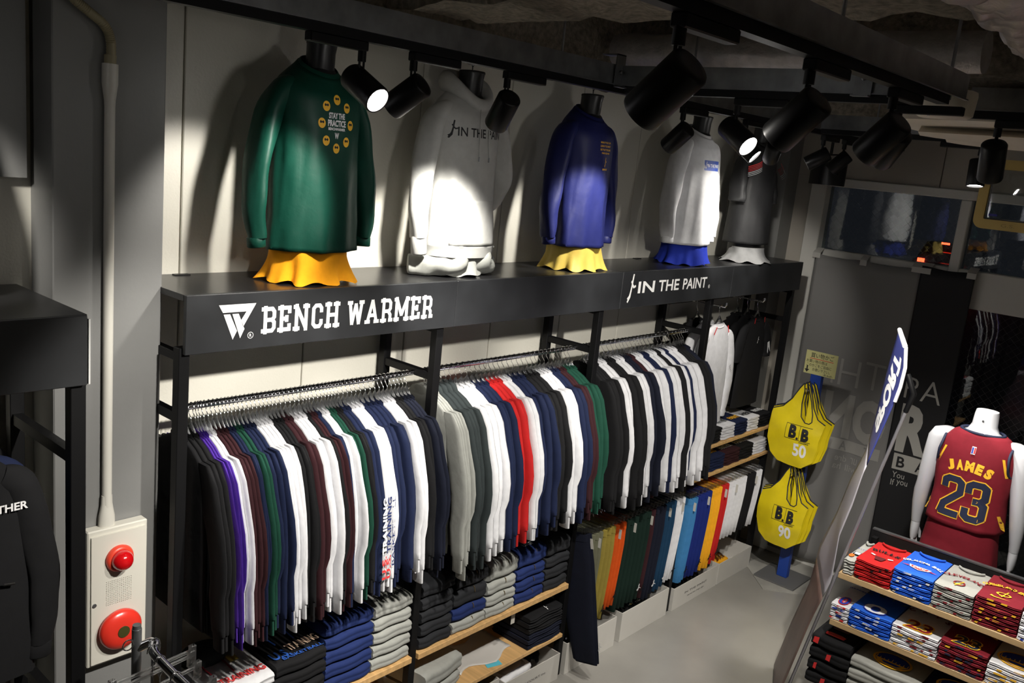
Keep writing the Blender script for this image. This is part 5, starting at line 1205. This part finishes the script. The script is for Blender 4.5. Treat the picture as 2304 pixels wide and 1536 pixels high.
# ================================================================== LEANING POSTER STAND
RP = [(2036, 742), (2038, 800), (2034, 845), (2006, 920), (1975, 990), (1940, 1070), (1918, 1135), (1888, 1206), (1871, 1304), (1822, 1400), (1784, 1490), (1760, 1545), (1738, 1600)]
LP = [(2022, 744), (2000, 820), (1972, 930), (1950, 1010), (1917, 1070), (1884, 1150), (1846, 1222), (1822, 1310), (1780, 1400), (1740, 1500), (1700, 1600), (1680, 1660)]
XN, XFp = 4.56, 5.05
cN = sorted([on_x(u, v, XN) for u, v in RP], key=lambda p: p.z); cF = sorted([on_x(u, v, XFp) for u, v in LP], key=lambda p: p.z)
def yz(c, z):
    if z <= c[0].z: return c[0].y
    for a, b in zip(c[:-1], c[1:]):
        if z <= b.z: return a.y+(b.y-a.y)*(z-a.z)/max(1e-6, b.z-a.z)
    return c[-1].y
ztopN = min(cN[-1].z, cF[-1].z); nz, nx_ = 48, 8
po = thing('poster_stand', 'tall leaning poster stand seen edge-on beside the tee rack', 'poster stand', (XN, yz(cN, .05), 0)); pb = Vector((XN, yz(cN, .05), 0))
rows = []
for i in range(nz+1):
    z = .03+(ztopN-.03)*i/nz; yn, yf_ = yz(cN, z), yz(cF, z)
    rows.append([Vector((XN+(XFp-XN)*j/nx_, yn+(yf_-yn)*j/nx_, z))-pb for j in range(nx_+1)])
def sheet_part(name, i0, i1, j0, j1, m):
    v = [rows[i][j] for i in range(i0, i1+1) for j in range(j0, j1+1)]; k = j1-j0+1
    o = obj(name, MB().add(v, [(i*k+j, i*k+j+1, (i+1)*k+j+1, (i+1)*k+j) for i in range(i1-i0) for j in range(k-1)]), m, po, True); s = o.modifiers.new('t', 'SOLIDIFY'); s.thickness = .003; s.offset = 0; return o
iz = int(nz*.72)
sheet_part('blue_panel', iz, nz, 0, nx_, mat('poster_blue', (.035, .045, .20), .4)); sheet_part('white_panel', int(nz*.36), iz, 0, nx_, mat('poster_lilac', (.42, .40, .44), .45)); sheet_part('photo_panel', 0, int(nz*.36), 0, nx_, mat('poster_photo', (.15, .095, .08), .4, 0, 0, 10, .35, 4))
def pmap(a, b):   # a along the sheet (0..1 near->far), b height
    yn, yf_ = yz(cN, b), yz(cF, b); return Vector((XN+(XFp-XN)*a, yn+(yf_-yn)*a+.004, b))-pb
obj('lettering', lettering('SPORT', .42, lambda a, b: pmap(.5-b*1.6, 1.93+a), .34, .06, sub=2), M_whitep, po)
obj('top_rod', MB().tube([rows[-1][0]+Vector((-.01, 0, .005)), rows[-1][-1]+Vector((.01, 0, .005))], .012, 10), mat('white_rod', (.7, .7, .72), .35), po, True)
e0 = [pmap(0, z)+Vector((-.004, -.008, 0)) for z in (ztopN, ztopN-.1, ztopN-.2, ztopN-.28)]
obj('edge_strip', MB().tube(e0, .009, 8), MATS['white_rod'], po, True)
q0, q1, q2, q3 = [on_x(u, v, XN+.10)-pb+Vector((0, -.012, 0)) for u, v in ((2040, 850), (2050, 885), (2032, 925), (1792, 1490))]
obj('joint', MB().tube([q0+Vector((0, .01, .02)), q0, q1, q2], [.012, .014, .016, .013], 10), M_black, po, True)
q4 = q2+(q3-q2)*((q2.z-.0)/(q2.z-q3.z))
obj('support_pole', MB().tube([q2, q4+Vector((0, 0, .01))], .009, 10), mat('grey_tube', (.35, .34, .36), .35, .5), po, True)
obj('foot_bar', MB().tube([pmap(0, .035)+Vector((0, -.02, -.02)), pmap(1, .035)+Vector((0, -.02, -.02))], .014, 10), M_black, po, True)
# ================================================================== WHITE FULL MANNEQUIN IN A JERSEY
M_mw = mat('mannequin_white', (.62, .63, .66), .22, 0, spec=.6)
mx, my = 5.36, 1.115
mq = thing('mannequin', 'white headless mannequin in a dark red basketball jersey and shorts, back turned', 'mannequin', (mx, my, 0))
# local: back faces -x; left arm at +y
def mo(name, mb, m, parent=mq, **kw): return obj(name, mb, m, parent, **kw)
def ovr(z, a, b, cx=0, n=40, e=.9): return [Vector((cx+b*sgnpow(math.cos(2*PI*j/n), e), a*sgnpow(math.sin(2*PI*j/n), e), z)) for j in range(n)]
mo('base_plate', MB().lathe([(.20, 0), (.20, .012), (.19, .016)], 40), mat('base_white', (.55, .55, .56), .4))
mo('plinth', MB().lathe([(.17, .016), (.17, .22), (.165, .225)], 40), MATS['base_white'])
mo('body', MB().loft([ovr(z, a, b, c) for z, a, b, c in ((.86, .155, .105, 0), (.95, .168, .115, 0), (1.05, .155, .105, 0), (1.20, .145, .098, 0), (1.35, .160, .108, 0), (1.50, .182, .115, 0), (1.60, .185, .108, 0), (1.665, .172, .092, .0), (1.70, .125, .078, .0), (1.725, .080, .066, .005), (1.76, .064, .060, .008), (1.82, .060, .058, .01), (1.84, .056, .054, .01), (1.845, .03, .03, .01))]), M_mw, smooth=True)
mo('neck_screw', MB().lathe([(.006, 0), (.006, .004)], 10, Matrix.Translation((-.05, 0, 1.79)) @ Matrix.Rotation(-PI/2, 4, 'Y')), M_steel)
for s in (-1, 1):
    am = mo('arm', MB().loft([[Vector((cx, s*cy, z))+Vector((b*math.cos(2*PI*j/24), a*math.sin(2*PI*j/24), 0)) for j in range(24)] for cx, cy, z, a, b in ((0, .175, 1.70, .03, .035), (0, .195, 1.685, .052, .055), (0, .212, 1.64, .058, .064), (-.002, .225, 1.55, .052, .058), (-.004, .236, 1.45, .046, .052), (.0, .244, 1.36, .040, .045), (.012, .252, 1.30, .041, .046), (.03, .258, 1.22, .037, .042), (.05, .262, 1.13, .028, .032), (.058, .262, 1.09, .025, .029))]), M_mw, smooth=True)
    hd = MB().loft([[Vector((cx, s*.262, z))+Vector((b*math.cos(2*PI*j/16), a*math.sin(2*PI*j/16), 0)) for j in range(16)] for cx, z, a, b in ((.058, 1.088, .024, .028), (.062, 1.06, .024, .034), (.068, 1.02, .022, .040), (.072, .985, .016, .038))])
    for k, (dx, ln, bend) in enumerate(((-.028, .062, .010), (-.009, .075, .014), (.010, .070, .016), (.028, .055, .016))):
        hd.tube([(.072+dx, s*.262, .995), (.074+dx*1.05, s*.262-s*bend*.3, .995-ln*.5), (.074+dx, s*.262-s*bend, .995-ln)], [.0095, .0088, .006], 8)
    hd.tube([(.062+.03, s*.255, 1.045), (.062+.055, s*.245, 1.01), (.062+.06, s*.240, .975)], [.011, .010, .007], 8)
    mo('hand', hd, M_mw, am, smooth=True)
    mo('leg', MB().loft([[Vector((cx, s*cy, z))+Vector((b*math.cos(2*PI*j/24), a*math.sin(2*PI*j/24), 0)) for j in range(24)] for cx, cy, z, a, b in ((.0, .085, .90, .078, .09), (.0, .092, .75, .072, .08), (.0, .095, .62, .054, .06), (-.008, .097, .50, .05, .06), (.0, .098, .36, .034, .038), (.02, .10, .30, .036, .06), (.04, .10, .24, .034, .09), (.045, .10, .226, .03, .085))]), M_mw, smooth=True)
JP = [(1.19, .202, .148), (1.26, .196, .140), (1.36, .188, .132), (1.48, .198, .134), (1.56, .200, .130), (1.615, .196, .122), (1.66, .184, .110), (1.70, .145, .094), (1.722, .108, .083)]
def jw(th, z): return cloth_wave(th, z, 2.0, .02, 1.6, 1.19)
def jersey_ring(z, grow=0):
    A, B = prof_at(JP, z); return [Vector(((B+grow)*sgnpow(math.cos(2*PI*j/56), .86)*(1+jw(2*PI*j/56, z)), (A+grow)*sgnpow(math.sin(2*PI*j/56), .86)*(1+jw(2*PI*j/56, z)), z)) for j in range(56)]
M_wine = fabric('jersey_wine', (.20, .012, .022)); M_trim = mat('jersey_navy', (.012, .018, .05), .7)
je = mo('jersey', MB().loft([jersey_ring(1.19+.532*i/26) for i in range(27)], False, False), M_wine, smooth=True)
sd = je.modifiers.new('t', 'SOLIDIFY'); sd.thickness = .003; sd.offset = 1
mo('collar_trim', MB().tube([Vector((.085*math.cos(2*PI*j/40)+.0, .110*math.sin(2*PI*j/40), 1.722)) for j in range(41)], .008, 8), M_trim, je, smooth=True)
for s in (-1, 1):
    pts = [Vector((.105*math.cos(a), s*(.196-.02*abs(math.cos(a))-.018*max(0, math.sin(a))), 1.595+.085*math.sin(a))) for a in [2*PI*k/24 for k in range(25)]]
    mo('armhole_trim', MB().tube(pts, .007, 8), M_trim, je, smooth=True)
    def bmq(a, b, off=.006):
        z = b; A, B = prof_at(JP, z); y = a; c = min(.999, abs(y)/A)**(1/.86); th = math.asin(c); th = PI-th if y >= 0 else PI+th
        return Vector((-B*abs(math.cos(th))**.86*(1+jw(th, z))-off, y, z))
    for zz0, zz1, m_ in ((1.62, 1.52, M_gold), (1.30, 1.21, M_gold)):
        v = [bmq(s*(.140+.03*i/6+(.012*dj if zz0 > 1.5 else .030+.012*dj)), zz0+(zz1-zz0)*i/6, .005) for dj in (0, 1) for i in range(7)]
        mo('side_stripe', MB().add(v, [(i, i+1, 8+i, 7+i) for i in range(6)]), m_, je)
bk_m = lambda off: (lambda a, b: bmq(-a, b, off))
lj = MB(); nm = 'JAMES'
for k, ch in enumerate(nm):
    an = (k-2)*.165; R_ = .30; lettering(ch, .036 if ch != 'M' else .046, bk_m(.006), .058, .07, mb=lj, sub=2, cx=R_*math.sin(an), cy=1.545+R_*math.cos(an)-R_, rot=-an)
o = mo('name_lettering', lj, M_gold, je); o['kind'] = 'stuff'
SEG23 = [[(-.105, .05, -.105, .085), (-.105, .085, -.085, .10), (-.085, .10, -.04, .10), (-.04, .10, -.02, .085), (-.02, .085, -.02, .03), (-.02, .03, -.095, -.05), (-.095, -.05, -.105, -.10), (-.105, -.095, -.015, -.095)],
         [(.02, .05, .02, .085), (.02, .085, .04, .10), (.04, .10, .085, .10), (.085, .10, .105, .085), (.105, .085, .105, .025), (.105, .025, .085, .005), (.085, .005, .055, .005), (.085, .005, .105, -.015), (.105, -.015, .105, -.08), (.105, -.08, .085, -.095), (.085, -.095, .04, -.095), (.04, -.095, .02, -.08), (.02, -.08, .02, -.045)]]
for seg in SEG23:
    sg_ = [(a*1.0, b+1.355, c*1.0, d+1.355) for a, b, c, d in seg]
    o = mo('number_outline', strokes(sg_, .048, bk_m(.006)), M_gold, je); o['kind'] = 'stuff'
    o = mo('number', strokes(sg_, .036, bk_m(.0075)), M_trim, je); o['kind'] = 'stuff'
lg = mo('league_patch', strokes([(.0, 1.618, .0, 1.652)], .022, bk_m(.007)), M_whitep, je); mo('patch_half', strokes([(-.005, 1.62, -.005, 1.65)], .009, bk_m(.0085)), M_blp, lg); mo('patch_half', strokes([(.006, 1.62, .006, 1.65)], .008, bk_m(.0085)), M_redp, lg)
sh_r = []
for i in range(16):
    z = 1.225-.50*i/15; k = i/15; A, B = .178+.055*k, .128+.035*k
    sh_r.append([Vector((B*sgnpow(math.cos(2*PI*j/56), .86)*(1+.04*k*math.sin(9*2*PI*j/56)), A*sgnpow(math.sin(2*PI*j/56), .86)*(1+.04*k*math.sin(9*2*PI*j/56+1)), z)) for j in range(56)])
so_ = mo('shorts', MB().loft(sh_r, False, False), M_wine, smooth=True)
mo('waistband', MB().loft([[Vector((p.x*1.03, p.y*1.03, p.z+dz)) for p in sh_r[0]] for dz in (-.028, -.024, .0, .004)], False, False), M_trim, so_, smooth=True)
# ================================================================== CLEAR BACKBOARD WITH YELLOW PADDING
bxp = 5.75; q = on_x(2196, 512, bxp); zb_ = on_x(2250, 518, bxp).z; yl = on_x(2200, 450, bxp).y; yr_ = yl-.62; zt_ = 3.20
bb = thing('backboard', 'clear basketball backboard with yellow padded edge hanging by the window', 'backboard', (bxp, (yl+yr_)/2, zb_)); hw = (yl-yr_)/2; hh_ = zt_-zb_
def rr(w, h0, h1, r, n=6):
    out = []
    for cx, cz, a0 in ((w-r, h1-r, 0), (-w+r, h1-r, PI/2), (-w+r, h0+r, PI), (w-r, h0+r, 1.5*PI)):
        for k in range(n+1): a = a0+PI/2*k/n; out.append((cx+r*math.cos(a), cz+r*math.sin(a)))
    return out
o1, i1 = rr(hw, 0, hh_, .05), rr(hw-.055, .055, hh_-.055, .008)
rings = [[Vector((x_, a, b)) for a, b in P] for x_, P in ((-.02, o1), (-.03, [(a*.985, b) for a, b in o1]), (-.03, i1), (.02, i1), (.02, o1), (-.02, o1))]
obj('edge_pad', MB().loft(rings, False, False), mat('yellow_foam', (.55, .40, .12), .6), bb, True)
obj('board', bx(-.004, .004, -hw+.055, hw-.055, .055, hh_-.055), glassy('acrylic', (.88, .9, .9), .02, 1.4, .02), bb)
obj('inner_frame', MB().tube([(-.01, hw-.06, hh_-.06), (-.01, hw-.06, .06), (-.01, -hw+.06, .06)], .006, 8), M_steel, bb)
obj('blue_label', bx(-.012, -.006, hw-.12, hw-.075, .075, .088), mat('label_blue', (.03, .03, .3), .5), bb)
obj('lettering', lettering('G.S.', .07, lambda a, b: Vector((-.031, -.02+hw*.45-a, .028+b)), .018, -.01), mat('pencil', (.30, .22, .07), .7), bb)
for s in (-1, 1): obj('hanging_wire', MB().tube([(0, s*(hw-.06), hh_-.01), (0, s*(hw-.06), CEIL-zb_)], .003, 6), M_steel, bb)
# ================================================================== CHROME ARM WITH CLEAR CLIP HANGERS
pA, pB, pC = on_z(308, 1410, 1.08), on_z(322, 1452, 1.06), on_z(415, 1545, .98)
# keep the rack in front of the fixture
def nearer(u, v, yv): return on_y(u, v, yv)
pT = nearer(308, 1405, 2.30); pJ = nearer(312, 1450, 2.30); pE = on_y(420, 1545, 2.05)
cr = thing('chrome_rack', 'chrome sloping garment rack with a round-topped post', 'rack', (pT.x, pT.y, 0)); cb = Vector((pT.x, pT.y, 0))
obj('post', MB().tube([Vector((0, 0, .01)), Vector((0, 0, pT.z-.012))], .014, 14).tube([Vector((0, 0, pT.z-.012)), Vector((0, 0, pT.z))], [.0125, .012], 14), M_steel, cr, True)
pth = smooth_path([Vector((0, 0, pJ.z-.01)), (pJ-cb)+Vector((.03, -.03, .012)), (pJ-cb).lerp(pE-cb, .35)+Vector((0, 0, .015)), pE-cb, (pE-cb)+((pE-pJ)*1.2)], 8)
obj('sloping_arm', MB().tube(pth, .0135, 14), M_chrome, cr, True)
obj('ring', MB().tube([Vector((-.03+.016*math.cos(a), -.01, pT.z-.05+.016*math.sin(a))) for a in [2*PI*k/20 for k in range(21)]], .002, 6), M_chrome, cr, True)
obj('base', MB().tube([(-.25, 0, .015), (.25, 0, .015)], .014, 10).tube([(0, -.25, .015), (0, .25, .015)], .014, 10), M_chrome, cr, True)
dirA = (pE-pJ).normalized()
CLIPH = MB().tube([(0, 0, 0), (0, .004, -.03), (0, 0, -.06)], .002, 6).mesh('hook')
for k in range(6):
    base = cb+pth[10+4*k] if 10+4*k < len(pth) else cb+pth[-1]
    g = thing('clip_hanger', 'clear plastic clip hanger on the chrome sloping rack', 'hanger', base, -PI/2+.10+.02*k, 'clip hangers on the chrome rack')
    link('hook', HOOK, M_chrome, g, loc=(0, 0, .012))
    link('hanger_bar', bx(-.003, .003, -.14, .14, -.083, -.072).mesh('bar', bevel=.001) if k == 0 else bpy.data.meshes['bar'], M_clear, g)
    for s in (-1, 1): link('clip', bx(-.008, .008, -.010, .010, -.115, -.06).mesh('clipbig', bevel=.002) if (k == 0 and s == -1) else bpy.data.meshes['clipbig'], M_clear, g, loc=(0, s*.13, 0))
# ================================================================== STREET OUTSIDE
ca = thing('car', 'dark car in the street with red tail lights', 'car', (31.2, 8.5, -.1), 0)
obj('body', MB().loft([[Vector((x_, s*w_, z)) for s, z in ((-1, z0), (1, z0), (1, z1), (-1, z1))] for x_, w_, z0, z1 in ((-1.1, .80, .35, .95), (-1.0, .84, .25, 1.05), (.2, .86, .22, 1.1), (2.6, .84, .25, 1.0), (3.0, .75, .35, .75))]), mat('car_paint', (.01, .01, .012), .25, coat=.5), ca, True)
obj('cabin', MB().loft([[Vector((x_, s*w_, z)) for s, z in ((-1, 1.0), (1, 1.0), (.85, z1), (-.85, z1))] for x_, w_, z1 in ((-1.0, .78, 1.05), (-.5, .76, 1.62), (1.2, .76, 1.62), (1.9, .78, 1.05))]), mat('car_glass', (.008, .008, .01), .08), ca, True)
for s in (-1, 1):
    obj('tail_light', bx(-1.14, -1.08, s*.55-.10, s*.55+.10, .96, 1.10), mat('tail_red', (.5, .0, .0), .4, emit=(1, .03, .01), es=14), ca)
    for x_ in (-.4, 2.2): obj('wheel', MB().lathe([(.20, -.09), (.31, -.09), (.32, 0), (.31, .09), (.20, .09)], 24, Matrix.Translation((x_, s*.78, .32)) @ Matrix.Rotation(PI/2, 4, 'X')), mat('tyre', (.01, .01, .01), .8), ca, True)
obj('brake_light', bx(-.80, -.76, -.12, .12, 1.60, 1.66), MATS['tail_red'], ca)
